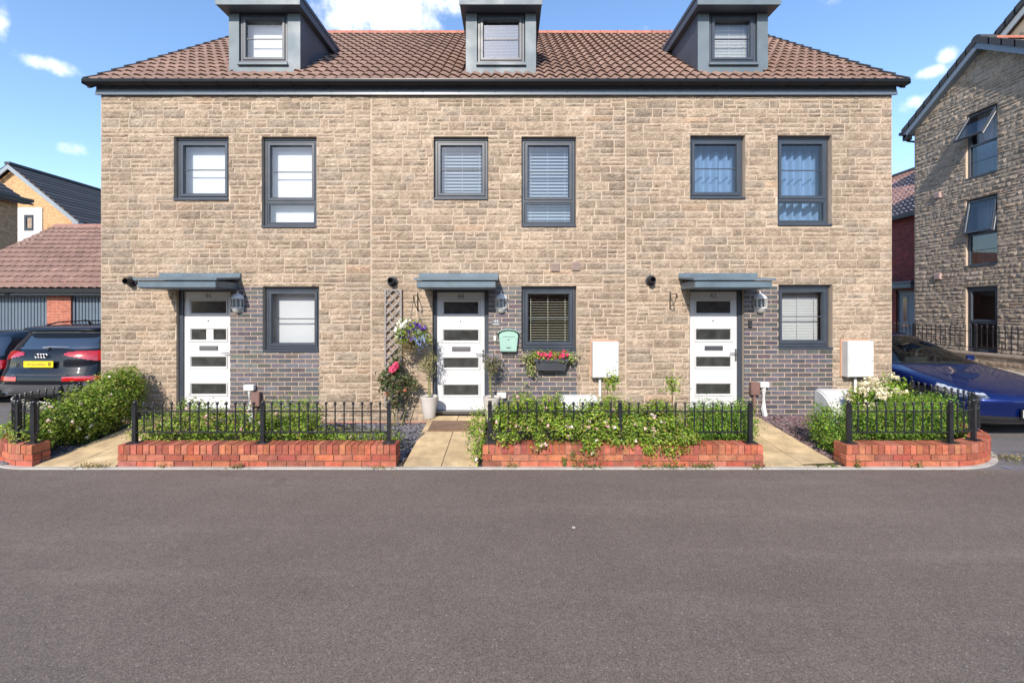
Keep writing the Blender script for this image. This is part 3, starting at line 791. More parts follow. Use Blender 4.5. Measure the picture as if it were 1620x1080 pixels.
    for xx in (x0+.01, x1-.01):
        sh.face([sh.P(p) for p in ((xx, YF+.2, 5.3), (xx, yb, 5.3), (xx, RY, EZ+SLEN*SP-.05))])
    sh.build('inner_wall', M['interior'], h)
    bk = MB(); bk.quad((x0, yb, ZB), (x0, yb, ZW), (x1, yb, ZW), (x1, yb, ZB)); bk.build('rear_wall', M['stone_side'], h)
    if end:
        xx = x0 if end == -1 else x1
        sd = MB(); sd.face([sd.P(p) for p in ((xx, YF+.001, ZB), (xx, yb, ZB), (xx, yb, ZW), (xx, RY, EZ+SLEN*SP-.03), (xx, YF+.001, ZW))]); sd.build('gable_wall', M['stone_side'], h)
    return h, d

def rect(pl, pr, pt, pb): return (fx(pl), fx(pr), fz(pb), fz(pt))
LOW = .36
H46, d46 = terrace_house('left end terraced house numbered 46 with roller blinds and a paper note in its door',
    B0, B1, [(*rect(275,362,216,317), None, 'roller'), (*rect(414,501,216,360), LOW, 'roller'), (*rect(416,505,453,556), None, 'roller')],
    (fx(279), fx(364.5), fx(286), fx(362.5), fz(456), fz(650)), (fx(364), fx(505), .04, fz(454)),
    (X(217,6.9), X(341,6.9), fx(254), fx(382)),
    (X(362,7.95), X(475,7.95), X(378,7.95), X(455,7.95), Z(101,7.95), Z(18.5,7.95), 'roller'), 101, -1, '46')
H44, d44 = terrace_house('middle terraced house numbered 44 with flowers round its door',
    B1, B2, [(*rect(686,772.5,216,316), None, 'slats_white', 'glass_blue'), (*rect(825,911.5,216,359), LOW, 'slats_white', 'glass_blue'), (*rect(825,912,452.5,554), None, 'slats')],
    (fx(684), fx(773), fx(690), fx(766), fz(457), fz(652)), (fx(773), fx(912.5), .04, fz(453)),
    (X(659,6.9), X(784,6.9), fx(663), fx(788.5)),
    (X(737,7.95), X(848,7.95), X(754.5,7.95), X(831,7.95), Z(101.5,7.95), Z(19,7.95), 'slats_white'), 202, 0, '44')
H42, d42 = terrace_house('right end terraced house numbered 42, with curtains upstairs',
    B2, B3, [(*rect(1091.5,1179,214,315), None, 'curtain', 'glass_deep'), (*rect(1230,1316,214,357), LOW, 'curtain', 'glass_deep'), (*rect(1231,1317,450,552), None, 'pleated')],
    (fx(1091), fx(1177), fx(1094), fx(1169.5), fz(456), fz(650)), (fx(1177), fx(1316.5), .06, fz(450.5)),
    (X(1100,6.9), X(1222,6.9), fx(1073), fx(1197)),
    (X(1104,7.95), X(1215,7.95), X(1122,7.95), X(1198,7.95), Z(101,7.95), Z(18.5,7.95), 'pleated'), 303, 1, '42')
# note in the door of 46, leaf sprig in the door of 44
dd, ux, uz, sb = d46
nb = MB(); nb.box(ux(.46), YF+sb+.002, uz(.415), ux(.60), YF+sb+.006, uz(.318)); nb.build('paper_note', M['paper'], dd)

# wall fittings that are part of the houses
def flue(house, px, py):
    x, z = fx(px), fz(py); m = MB()
    rows = lambda prof: m.grid([[(x+r*math.cos(a), YF-d, z+r*math.sin(a)) for a in [2*math.pi*k/16 for k in range(16)]] for r, d in prof], closed=True)
    rows([(.082, .012), (.088, .03), (.074, .034), (.055, .034), (.052, .15), (.047, .155), (.04, .15), (.04, .05), (.001, .05)])
    m.build('flue', M['black_plastic'], house, smooth=False)
flue(H44, 621.5, 445); flue(H42, 1028.5, 443.5); flue(H46, 210, 445.5)
for px, py in ((878, 423), (911, 421.5)):
    m = MB(); x, z = fx(px), fz(py); m.bbox(x-.072, YF-.03, z-.072, x+.072, YF-.01, z+.072, .006)
    for k in range(6): m.box(x-.058, YF-.037, z-.056+k*.02, x+.058, YF-.031, z-.046+k*.02)
    m.build('air_vent', mat('vent_buff', (.27,.2,.17), .6), H44)
# door bells
m = MB(); x, z = fx(783), fz(535); m.bbox(x-.022, YF-.04, z-.045, x+.022, YF-.012, z+.045, .005); m.build('door_bell', M['plastic_white'], H44)
m = MB(); x, z = fx(1185.5), fz(512.5); m.bbox(x-.026, YF-.045, z-.06, x+.026, YF-.012, z+.06, .006); o = m.build('door_bell', M['black_plastic'], H42)
m = MB(); m.tube([(x, YF-.05, z-.02), (x, YF-.044, z-.02)], .014, 10); m.tube([(x, YF-.05, z+.028), (x, YF-.044, z+.028)], .01, 10); m.build('bell_button', M['chrome'], o)

# ------------------------------------------------------------------ wall lanterns
def lantern(px, label):
    x, z = fx(px), fz(479.5); t = thing('wall_lantern', label, 'wall light', (x, YF-.011, z-.17), 'half lanterns beside the front doors')
    a0, a1 = math.pi, 2*math.pi
    y = YF-.012
    m = MB(); m.bbox(x-.09, y-.014, z-.15, x+.09, y, z+.13, .004); m.build('back_plate', M['plastic_white'], t)
    m = MB(); m.lathe([(.108,.065),(.112,.075),(.098,.10),(.07,.135),(.035,.155),(.014,.165),(.012,.185),(.018,.192),(.001,.2)], (x, y-.012, z), 14, a0=a0, a1=a1); autosmooth(m.build('cap', M['plastic_white'], t))
    m = MB(); m.lathe([(.001,-.17),(.03,-.165),(.06,-.14),(.088,-.10),(.1,-.085),(.1,-.07),(.088,-.065)], (x, y-.012, z), 14, a0=a0, a1=a1); autosmooth(m.build('bowl', M['plastic_white'], t))
    m = MB()
    for k in range(6):
        a = a0+(a1-a0)*(k+.0)/5; m.tube([(x+.098*math.cos(a), y-.012+.098*math.sin(a), z-.07), (x+.1*math.cos(a), y-.012+.1*math.sin(a), z+.068)], .006, 5)
    m.build('cage', M['plastic_white'], t)
    m = MB(); m.lathe([(.09,-.068),(.092,.066)], (x, y-.012, z), 14, a0=a0, a1=a1); m.build('lantern_glass', M['glass'], t)
    m = MB(); m.lathe([(.02,-.06),(.024,.0),(.018,.04),(.001,.05)], (x, y-.045, z), 8); m.build('bulb', M['trim_white'], t)
lantern(377.5, 'white half lantern on slate brick between door 46 and the roller-blind window')
lantern(793, 'white half lantern on slate brick above the mint green letterbox')
lantern(1201, 'white half lantern on slate brick above the black video doorbell')

# ------------------------------------------------------------------ meter cabinets and small boxes
def meter_cabinet(px0, px1, py0, py1, label, pipe_px):
    yf_ = YF-.17; x0, x1, z0, z1 = X(px0, yf_), X(px1, yf_), Z(py1, yf_), Z(py0, yf_)
    t = thing('meter_cabinet', label, 'meter cabinet', ((x0+x1)/2, YF-.1, z0), 'white meter cabinets on the stone wall')
    m = MB(); m.bbox(x0, yf_+.012, z0, x1, YF-.004, z1, .008); m.build('cabinet_body', M['plastic_white'], t)
    m = MB(); m.bbox(x0+.012, yf_, z0+.012, x1-.012, yf_+.011, z1-.014, .006); d = m.build('cabinet_door', M['plastic_white'], t)
    m = MB(); m.tube([(x1-.04, yf_-.004, (z0+z1)/2-.03), (x1-.04, yf_+.002, (z0+z1)/2-.03)], .008, 8); m.build('lock', M['ink'], d)
    m = MB(); xp = X(pipe_px, YF-.06); m.tube([(xp, YF-.06, z0+.002), (xp, YF-.06, .0)], .021, 10); m.build('pipe', M['plastic_white'], t, smooth=True)
    m = MB(); m.box(x0-.02, YF-.018, z0-.01, x1+.02, YF-.001, z1+.025); m.build('mortar_surround', mat('surround', (.42,.24,.15), .9), t)
meter_cabinet(938, 979.5, 541, 598, 'white meter cabinet on the wall right of the window box', 949)
meter_cabinet(1342.5, 1383.5, 539.5, 597, 'white meter cabinet on the wall above the cream flowers', 1353)

def cable_box(px0, px1, py0, py1, kind, label, drop_w=.05, foot=0.02):
    Y = YF-.075; x0, x1, z0, z1 = X(px0, Y), X(px1, Y), Z(py1, Y), Z(py0, Y); mm = M['plastic_white' if kind == 'white' else 'brown_plastic']
    t = thing('cable_box', label, 'cable box', ((x0+x1)/2, Y, foot), 'small cable boxes low on the slate brick')
    m = MB(); m.bbox(x0, Y-.02, z0, x1, YF-.012, z1, .01); m.build('cover', mm, t)
    m = MB(); xm = (x0+x1)/2
    pts = [(xm, YF-.045, z0+.004), (xm, YF-.045, .26), (xm+.02 if kind == 'white' else xm, YF-.06, .14), (xm+.035 if kind == 'white' else xm, YF-.08, foot)]
    m.tube(pts, drop_w*.55, 6); m.build('conduit', mm, t)
cable_box(385.5, 402, 608.5, 618, 'white', 'small white cable box beside door 46, its white duct bending to the ground', .075)
cable_box(397, 411, 620, 643, 'brown', 'brown cable box low on the slate brick of house 46', .04)
cable_box(1188, 1202, 604.5, 625, 'brown', 'brown cable box with brown pipe beside door 42', .045, .1)
cable_box(1202.5, 1217, 604, 613, 'white', 'small white cable box beside door 42, right of the brown one', .075, .1)
cable_box(786, 801, 621, 630, 'white', 'small white cable box behind the right-hand pot at door 44', .06)

def gas_box(px, Y, label, zb0=.17):
    x = X(px, Y); t = thing('gas_meter_box', label, 'meter box', (x, Y, .05), 'white half-buried gas meter boxes')
    hw = .27
    def half(r0, x0, x1, m, zb=zb0):
        rows = [[(xx, Y+.26-r0*math.cos(a)*1.15, zb+r0*math.sin(a)*1.12) for a in [math.pi/2*k/8 for k in range(9)]] for xx in (x0, x1)]
        m.grid(rows)
        for xx in (x0, x1): m.face([m.P((xx, Y+.26, zb))]+[m.P(p) for p in (rows[0] if xx == x0 else rows[1])])
    m = MB(); half(.37, x-hw, x+hw, m); m.box(x-hw, Y-.165, -.02, x+hw, Y+.26, zb0-.001); autosmooth(m.build('box_lid', M['plastic_white'], t))
    m = MB(); half(.355, x-hw-.03, x+hw+.03, m, zb0-.005); autosmooth(m.build('box_body', M['plastic_white'], t))
gas_box(1336, 7.22, 'white domed gas meter box on the ground below the pleated-blind window')
gas_box(918, 7.2, 'white gas meter box half hidden behind the long rose hedge', .08)
# ------------------------------------------------------------------ kerb, beds, paths
k = MB(); rnd = random.Random(4)
def strip(mb, pts_a, pts_b, z, mi=0):
    for i in range(len(pts_a)-1): mb.quad((*pts_a[i], z), (*pts_a[i+1], z), (*pts_b[i+1], z), (*pts_b[i], z), mi)
XR0, RR = 6.50, 1.2        # return wall on the right and its corner radius
XL0, RL = -6.72, 1.0
def corner_path(side, off):
    """front line then round the corner and back along the side, offset off metres outwards"""
    P = []
    if side > 0:
        cx, cy, r = XR0-RR, YW+RR, RR+off
        P += [(cx+r*math.sin(a), cy-r*math.cos(a)) for a in [math.pi/2*q/16 for q in range(17)]]
        P += [(XR0+off, cy+.2*q) for q in range(1, 4)]
    else:
        cx, cy, r = XL0+RL, YW+RL, RL+off
        P += [(cx-r*math.sin(a), cy-r*math.cos(a)) for a in [math.pi/2*q/16 for q in range(17)]]
        P += [(XL0-off, cy+.2*q) for q in range(1, 4)]
    return P
inner = corner_path(-1, .0)[::-1]+corner_path(1, .0)
outer = corner_path(-1, .062)[::-1]+corner_path(1, .062)
kb = MB(); n = len(inner)
strip(kb, outer, inner, .006)
for i in range(n-1): kb.quad((*outer[i], -.01), (*outer[i+1], -.01), (*outer[i+1], .006), (*outer[i], .006))
struct(kb.build('kerb', M['concrete']))
def zpath(y): return .012+(.165-.012)*max(0, min(1, (y-YW)/(YF-.25-YW)))
# garden soil
b = MB()
bp = corner_path(-1, -.02)[::-1]+[(-4+.8*q, YW+.02) for q in range(12)]+corner_path(1, -.02)
def zbed(x, y):
    if x > 3.9: return .02+.11*max(0, min(1, (y-YW-.6)/1.2))
    return .012
rows = []
for f in [q/8 for q in range(9)]:
    row = []
    for (x, y) in bp:
        yy = y+(YF-y)*f; row.append((x, yy, zbed(x, yy) if y < 6.9 else zbed(x, yy)))
    rows.append(row)
b.grid(rows); struct(b.build('garden_bed', M['soil']))
PATHS = [(-5.69, -4.71, 46), (-1.27, -.37, 44), (3.075, 3.99, 42)]
slab_m = mat('paving', (1,1,1), .85, attr=True, var=[(5,.72,1.15),(1.3,.82,1.12),(50,.85,1.1)], bump=[(70,.3,.003)], spec=.2)
for (a, b_, nn) in PATHS:
    m = MB(); m.T = None; y = YW-.005; i = 0
    while y < YF-.13:
        y2 = min(y+.45, YF-.125); xs = [a, (a+b_)/2+.01, b_] if nn != 46 else [a, a+.44, b_]
        for x0, x1 in zip(xs, xs[1:]):
            c = rnd.uniform(.9, 1.07); col = (.60*c, .45*c, .26*c); g = .005
            p = [(x0+g, y+g), (x1-g, y+g), (x1-g, y2-g), (x0+g, y2-g)]
            t = [m.P((*q, zpath(q[1])+rnd.uniform(-.001,.001))) for q in p]; bt = [m.P((*q, -.005)) for q in p]
            m.face(t, 0, col)
            for q in range(4): m.face([bt[q], bt[(q+1)%4], t[(q+1)%4], t[q]], 0, col)
        y = y2
    m.quad((a, YW-.004, zpath(YW)-.006), (b_, YW-.004, zpath(YW)-.006), (b_, YF-.12, zpath(YF)-.006), (a, YF-.12, zpath(YF)-.006), 0, (.12,.09,.06))
    struct(m.build('path', slab_m))
# slate chippings
def chips(name, areas, n, seed, cols, size=(.02,.05)):
    r = random.Random(seed); m = MB()
    for _ in range(n):
        ar = r.choice(areas); x, y = r.uniform(ar[0], ar[1]), r.uniform(ar[2], ar[3])
        if ar[4] and not ar[4](x, y): continue
        s = r.uniform(*size); z = (zbed(x, y) if len(ar) < 6 else ar[5](x, y))+r.uniform(.004,.016); c = r.choice(cols); kk = r.uniform(.7, 1.25)
        a0 = r.uniform(0, 6.28); tx, ty = r.uniform(-.4,.4), r.uniform(-.4,.4)
        top = []; h = s*.22
        for q in range(5):
            a = a0+6.283*q/5+r.uniform(-.35,.35); rr = s*r.uniform(.45,.75); dx, dy = rr*math.cos(a), rr*math.sin(a)*.8; top.append((x+dx, y+dy, z+h+tx*dx+ty*dy))
        t = [m.P(p) for p in top]; bt = [m.P((p[0], p[1], p[2]-h)) for p in top]; col = tuple(v*kk for v in c)
        m.face(t, 0, col)
        for q in range(5): m.face([bt[q], bt[(q+1)%5], t[(q+1)%5], t[q]], 0, col)
    return stuff(m.build(name, M['slate']))
GREYC = [(.12,.115,.13),(.155,.15,.165),(.09,.085,.10),(.18,.17,.185)]
chips('slate_chippings', [(-3.4,-1.29,5.62,7.45,None),(-2.4,-1.29,5.62,7.45,None),(-6.2,-5.7,5.5,7.4,None)], 5200, 3, GREYC)
chips('plum_slate_chippings', [(4.0,5.5,5.7,7.44,None)], 2600, 5, [(.17,.10,.10),(.21,.135,.13),(.13,.085,.09),(.2,.16,.16)])

# ------------------------------------------------------------------ low brick garden walls
BR = [(.40,.14,.088),(.43,.155,.10),(.36,.12,.078),(.45,.175,.115),(.27,.095,.075),(.33,.105,.07),(.41,.16,.12)]
ZT = .258
class Path:
    def __init__(s, pts):
        s.p = [Vector((*q, 0)) for q in pts]; s.L = [0]
        for a, b in zip(s.p, s.p[1:]): s.L.append(s.L[-1]+(b-a).length)
    def at(s, t):
        t = max(0, min(s.L[-1], t))
        for i in range(len(s.p)-1):
            if t <= s.L[i+1]+1e-9:
                d = (s.p[i+1]-s.p[i]); l = d.length; d = d/l; return s.p[i]+d*(t-s.L[i]), d
        return s.p[-1], (s.p[-1]-s.p[-2]).normalized()
def garden_wall(label, pts, seed, thick=.215, side=1):
    """pts runs along the outer face; the wall lies on the left of it when side = 1"""
    P = Path(pts); r = random.Random(seed); m = MB(); L = P.L[-1]
    def blk(t0, t1, d0, d1, z0, z1, mi, col):
        (a, da), (b, db) = P.at(t0), P.at(t1); na, nb_ = Vector((-da.y, da.x, 0))*side, Vector((-db.y, db.x, 0))*side
        q = [a+na*d0, b+nb_*d0, b+nb_*d1, a+na*d1]
        if side < 0: q = [q[1], q[0], q[3], q[2]]
        e = .004
        lo = [m.P((v.x, v.y, z0)) for v in q]; md = [m.P((v.x, v.y, z1-e)) for v in q]
        c = (q[0]+q[1]+q[2]+q[3])/4; hi = [m.P((v.x+(c.x-v.x)*.03, v.y+(c.y-v.y)*.03, z1)) for v in q]
        m.face(hi, mi, col); 
        for k in range(4):
            m.face([lo[k], lo[(k+1)%4], md[(k+1)%4], md[k]], mi, col); m.face([md[k], md[(k+1)%4], hi[(k+1)%4], hi[k]], mi, col)
    g = .005
    cols = lambda: tuple(v*r.uniform(.88,1.12) for v in r.choice(BR))
    for z0, z1, off in ((-.03, .066, .0), (.077, .142, .112)):
        t = -off
        while t < L-.02:
            a, b = max(0, t), min(L, t+.225)
            if b-a > .03:
                pr = r.uniform(-.003,.002)
                blk(a+(g if a > 0 else 0), b-(g if b < L else 0), pr, .100, z0, z1, 1, cols())
                blk(a+(g if a > 0 else 0), b-(g if b < L else 0), .115, thick-pr, z0, z1, 1, cols())
            t += .225
    t = 0; n = max(1, int(L/.0752)); w = L/n
    for i in range(n):
        pr = r.uniform(-.004,.003); blk(i*w+.0045, (i+1)*w-.0045, pr, thick-pr, .152, ZT+r.uniform(-.003,.003), 1, cols())
    seg = max(1, int(L/.12))
    for i in range(seg): 
        blk(L*i/seg+(.012 if i == 0 else 0), L*(i+1)/seg-(.012 if i == seg-1 else 0), .013, thick-.013, -.03, ZT-.012, 0, (1,1,.99))
    o = m.build('garden_wall', [M['brick_mortar'], M['red_brick']]); tag(o, label, 'garden wall', 'low red brick garden walls'); return rebase(o)
XA = X(51, YW); xb0, xb1, xc0, xc1, xd0 = X(186, YW), X(626.5, YW), X(763, YW), X(1208, YW), X(1339, YW)
pa = [(XA, YW)]+[p for p in corner_path(-1, 0)]
pd = [(xd0, YW), (4.8, YW)]+[p for p in corner_path(1, 0)]
garden_wall('low red brick wall curving round the left corner bed beside the dark SUV', pa, 1, side=-1)
garden_wall('straight low red brick wall in front of house 46', [(xb0, YW), (xb1, YW)], 2)
garden_wall('straight low red brick wall overhung by the long rose hedge', [(xc0, YW), (xc1, YW)], 3)
garden_wall('low red brick wall curving round the right corner bed beside the blue car', pd, 4)

# ------------------------------------------------------------------ railings
def post_mesh(h, r=.023, foot=.075):
    m = MB(); m.bbox(-foot, -foot*.75, .0, foot, foot*.75, .012, .003); m.box(-r, -r, .008, r, r, h-.03); 
    m.lathe([(r*1.25, h-.045), (r*1.3, h-.03), (r*.8, h-.022)], n=10); m.ball((0,0,h-.004), r*1.12, 10)
    me_o = m.build('post', M['black_metal']); autosmooth(me_o); me = me_o.data; bpy.data.objects.remove(me_o); return me
def bal_mesh(z0, z1, r=.0088):
    m = MB(); m.tube([(0,0,z0), (0,0,z1-.012)], r, 6); m.lathe([(r*1.6, z1-.024), (r*1.2, z1-.014)], n=8); m.ball((0,0,z1-.004), .0195, 8)
    o = m.build('baluster', M['black_metal']); autosmooth(o); me = o.data; bpy.data.objects.remove(o); return me
PM = post_mesh(.495); BM_ = bal_mesh(.125, .485)
def railing(label, pts, posts, gap=.111, zt=ZT, top=.385, bot=.132, P_=None, B_=None, group='black railings on the garden walls', name='railing', bh=None):
    P = Path(pts); p0, _ = P.at(posts[0])
    root = thing(name, label, 'railing', (p0.x, p0.y, zt), group)
    for t in posts:
        p, d = P.at(t); o = link('post', P_ or PM, root, (p.x-p0.x, p.y-p0.y, 0)); o.rotation_euler.z = math.atan2(d.y, d.x)
    for a, b in zip(posts, posts[1:]):
        n = max(1, round((b-a)/gap))
        for i in range(1, n):
            p, d = P.at(a+(b-a)*i/n); link('baluster', B_ or BM_, root, (p.x-p0.x, p.y-p0.y, 0))
        for nm, zz, hh in (('top_rail', top, .010), ('bottom_rail', bot, .010)):
            m = MB(); k = max(1, int((b-a)/.08)); rows = []
            for i in range(k+1):
                p, d = P.at(a+.018+(b-a-.036)*i/k); nn = Vector((-d.y, d.x, 0)); z = zt+zz
                w_ = .014 if nm == 'bottom_rail' else .009
                rows.append([p+nn*w_+Vector((0,0,z-hh*.7)), p-nn*w_+Vector((0,0,z-hh*.7)), p-nn*w_+Vector((0,0,z+hh*.7)), p+nn*w_+Vector((0,0,z+hh*.7))])
            m.grid(rows, closed=True, flip=True); m.build(nm, M['black_metal'], root)
    return root
yc = YW+.107
def cpath(side, off): return corner_path(side, -.107)
ra = [(-5.80, yc)]+cpath(-1, 0); La = Path(ra).L[-1]
rd = [(X(1343, yc), yc), (4.9, yc)]+cpath(1, 0); Ld = Path(rd).L[-1]
railing('black ball-topped railing curving round the left corner bed', ra, [0, .42, 1.0, 1.75, La-.03])
railing('black ball-topped railing of two bays on the wall in front of house 46', [(X(213.5,yc), yc), (X(615.7,yc), yc)], [0, X(416,yc)-X(213.5,yc), X(615.7,yc)-X(213.5,yc)])
railing('black ball-topped railing overgrown by the long rose hedge', [(X(775,yc), yc), (X(1186.7,yc), yc)], [0, (X(1186.7,yc)-X(775,yc))/2, X(1186.7,yc)-X(775,yc)])
railing('black ball-topped railing curving round the right corner bed', rd, [0, 1.24, 1.66, 2.35, Ld-.04])

# ------------------------------------------------------------------ shrubs
def shrub(name, label, cat, base, blobs, n, seed, size=.034, cols=GREEN, flowers=None, fcols=PINK, stems=18, asp=.6, group=None, shell=.5, fper=12, frad=.024, fsize=.024, matn='twig'):
    t = thing(name, label, cat, base, group)
    p, nr = blob_points(blobs, n, seed, shell); ok = p[:,2] > .03; leaf_object('foliage', p[ok], nr[ok], size, cols, 'leaf', t, asp, seed)
    r = random.Random(seed); pr = []
    for _ in range(stems):
        b = r.choice(blobs); a = (b[0]+r.uniform(-.6,.6)*b[3], b[1]+r.uniform(-.5,.5)*b[4], b[2]+r.uniform(-.2,.8)*b[5])
        pr.append(((base[0]+(a[0]-base[0])*.75+r.uniform(-.05,.05), base[1]+(a[1]-base[1])*.6, max(.0, base[2])), a))
    twigs('stem', pr, t, .007, seed, matn)
    if flowers:
        rs = np.random.RandomState(seed+1); k = rs.randint(0, len(blobs), flowers); Bb = np.array(blobs)[k]; d = rs.normal(size=(flowers,3)); d[:,1] = -abs(d[:,1])-.25; d[:,2] = d[:,2]*.8+.25; d /= np.linalg.norm(d, axis=1, keepdims=True)
        c = Bb[:,:3]+d*Bb[:,3:6]*1.03; c = c[c[:,2] > .08]
        petals('blossom', c, t, fcols, fsize, fper, frad, seed)
    return t
# left corner bed
bl = [(X(70,5.85),5.85,.30,.30,.28,.22),(X(45,5.95),6.0,.33,.24,.3,.18),(X(110,6.05),6.1,.42,.32,.33,.26),(X(150,6.4),6.45,.48,.36,.36,.32),(X(135,6.3),6.35,.25,.34,.3,.22),(X(180,6.8),6.85,.60,.36,.36,.34),(X(165,6.6),6.6,.40,.35,.3,.34),(X(200,7.1),7.1,.62,.34,.28,.34),(X(190,7.0),7.0,.35,.36,.3,.3),(X(213,7.2),7.2,.72,.22,.2,.26)]
bl = [(a-.10, b, c, d*.88, e*.95, f) for a, b, c, d, e, f in bl]
shrub('rose_bush', 'bushy rose filling the left corner bed beside the dark SUV', 'shrub', (X(140,6.4),6.45,.012), bl, 27000, 21, .033, GREEN+[(.17,.22,.04),(.2,.24,.05)], 34, PINK+WHITE, 30)
# bed of house 46
bl = [(X(245,6.0)+i*.19, 5.95+R.uniform(-.1,.15), .30+R.uniform(-.03,.05), .19, .24, .26+R.uniform(-.03,.05)) for i in range(12)]+[(X(470,6.0)+i*.2, 6.05, .16, .17, .16, .13) for i in range(7)]+[(X(310,6.3),6.3,.47,.24,.2,.2),(X(445,6.4),6.4,.42,.32,.2,.26),(X(490,6.5),6.5,.38,.22,.2,.26)]
shrub('rose_hedge', 'low bushy rose hedge behind the railing of house 46', 'shrub', (-3.2,6.0,.012), bl, 20000, 22, .032, GREEN+[(.16,.21,.04)], 30, PINK, 26)
# long rose hedge of house 44
bl = []
r_ = random.Random(33)
for i in range(16):
    x = -.12+i*.147
    bl += [(x, 5.69+r_.uniform(-.06,.05), .49+r_.uniform(-.08,.09), .14, .17, .16), (x+r_.uniform(-.1,.1), 5.92, .53+r_.uniform(-.1,.1), .16, .22, .18)]
    if i % 3 != 1 and i > 1: bl.append((x+r_.uniform(-.08,.08), 5.59+r_.uniform(-.04,.05), .40+r_.uniform(-.05,.12), .12, .12, .09))
bl += [(X(757,5.6),5.72,.50,.11,.14,.13),(X(745,5.6),5.68,.38,.09,.11,.09),(X(757,5.5),5.55,.24,.07,.1,.2),(X(752,5.5),5.46,.12,.05,.06,.1)]
for px, z, rz, rx in ((858,.30,.07,.09),(934,.26,.1,.10),(1045,.31,.11,.16),(1068,.24,.11,.16),(1030,.24,.1,.11),(985,.33,.06,.2),(1090,.36,.09,.14),(800,.36,.06,.2)): bl.append((X(px,5.43),5.46,z,rx,.10,rz))
shrub('rose_hedge', 'long rose hedge with pale pink blooms spilling over the brick wall of house 44', 'shrub', (1.0,5.9,.012), bl, 38000, 23, .030, GREEN, 70, PINK+PINK+WHITE, 60)
for px, top, h0, sd in ((1066,601,.75,1),(1168,606,0,2),(1000,598,.75,3)):
    if not h0: continue
# shoots standing above the hedge
def shoot(px, Y, z0, z1, label, seed):
    x = X(px, Y); bl = [(x+R.uniform(-.03,.03), Y, z0+(z1-z0)*q, .05+.03*(1-q), .05, .05) for q in (.45,.6,.75,.9,1)]
    shrub('rose_shoot', label, 'shoot', (x, Y, z0-.15), bl, 260, seed, .034, GREEN+TIPS, None, stems=1)
shoot(1066, 5.8, .78, 1.0, 'tall rose shoot standing above the hedge left of door 42', 41)
shoot(1163, 7.2, .62, .80, 'thin leafy shoot in front of door 42', 42) if False else None
shoot(968, 6.0, .80, 1.0, 'leafy rose shoot under the mid-wall meter cabinet', 43)
# box hedges
bl = [(X(1100,6.0)+i*.13, 5.98+.1*(i%2), .33+.02*(i%3), .15, .24, .30) for i in range(6)]
shrub('box_hedge', 'clipped box hedge behind the right end of the railing near door 42', 'hedge', (X(1145,6),6.0,.012), bl, 17000, 24, .027, BOX+TIPS[:1], stems=24, asp=.5, shell=.7)
bl = [(X(1318,6.0),6.02,.32,.20,.26,.30),(X(1303,6.1),6.1,.34,.15,.2,.28),(X(1330,5.75),5.78,.22,.14,.16,.2)]+[(X(1350,6.0)+i*.15, 6.0+.05*(i%2), .36+.02*(i%3), .16, .26, .24) for i in range(9)]+[(X(1420,6.5)+i*.14, 6.55, .40, .17, .3, .26) for i in range(6)]
shrub('box_hedge', 'box hedge with lime green tips filling the right corner bed', 'hedge', (X(1420,6),6.1,.012), bl, 34000, 25, .028, BOX+BOX+TIPS, stems=30, asp=.5, shell=.7)
# cream flower heads
cb = [(X(1372,6.7),6.75,.70,.12,.1,.08),(X(1385,6.8),6.85,.80,.12,.1,.08),(X(1402,6.7),6.75,.70,.11,.1,.07),(X(1392,6.6),6.55,.64,.1,.08,.07),(X(1428,6.8),6.85,.64,.1,.08,.06),(X(1372,6.5),6.45,.52,.08,.08,.05),(X(1412,7.0),7.0,.84,.07,.07,.05),(X(1352,6.9),6.95,.56,.07,.07,.05)]
t = shrub('cream_flower_shrub', 'shrub with cream flower heads below the right meter cabinet', 'shrub', (X(1385,6.8),6.8,.03), [(X(1375,6.85),6.9,.46,.26,.22,.26),(X(1415,6.95),7.0,.56,.24,.18,.28),(X(1400,6.8),6.8,.42,.26,.2,.22)], 5000, 26, .045, GREEN, stems=16)
rs = np.random.RandomState(9); C = np.array([[c[0]+c[3]*rs.normal()*.5, c[1]+c[4]*rs.normal()*.5, c[2]+c[5]*rs.normal()*.5] for c in cb for _ in range(26)])
petals('blossom', C, t, [(.72,.66,.47),(.66,.58,.4),(.75,.71,.56)], .03, 7, .022, 5)
# white flowers in the left corner bed by the railing
t = shrub('white_flower_clump', 'white flower clump behind the left corner railing', 'flowers', (X(60,5.9),6.0,.012), [(X(58,6.0),6.05,.42,.14,.12,.12)], 500, 27, .04, GREEN, stems=5)
C = np.array([[X(p,5.95)+rs.normal()*.03, 5.92+rs.normal()*.02, Z(q,5.95)+rs.normal()*.02] for p, q in ((46,641),(72,641),(44,636),(78,638)) for _ in range(6)]); petals('blossom', C, t, [(.6,.58,.5),(.5,.5,.4)], .022, 5, .018, 6)

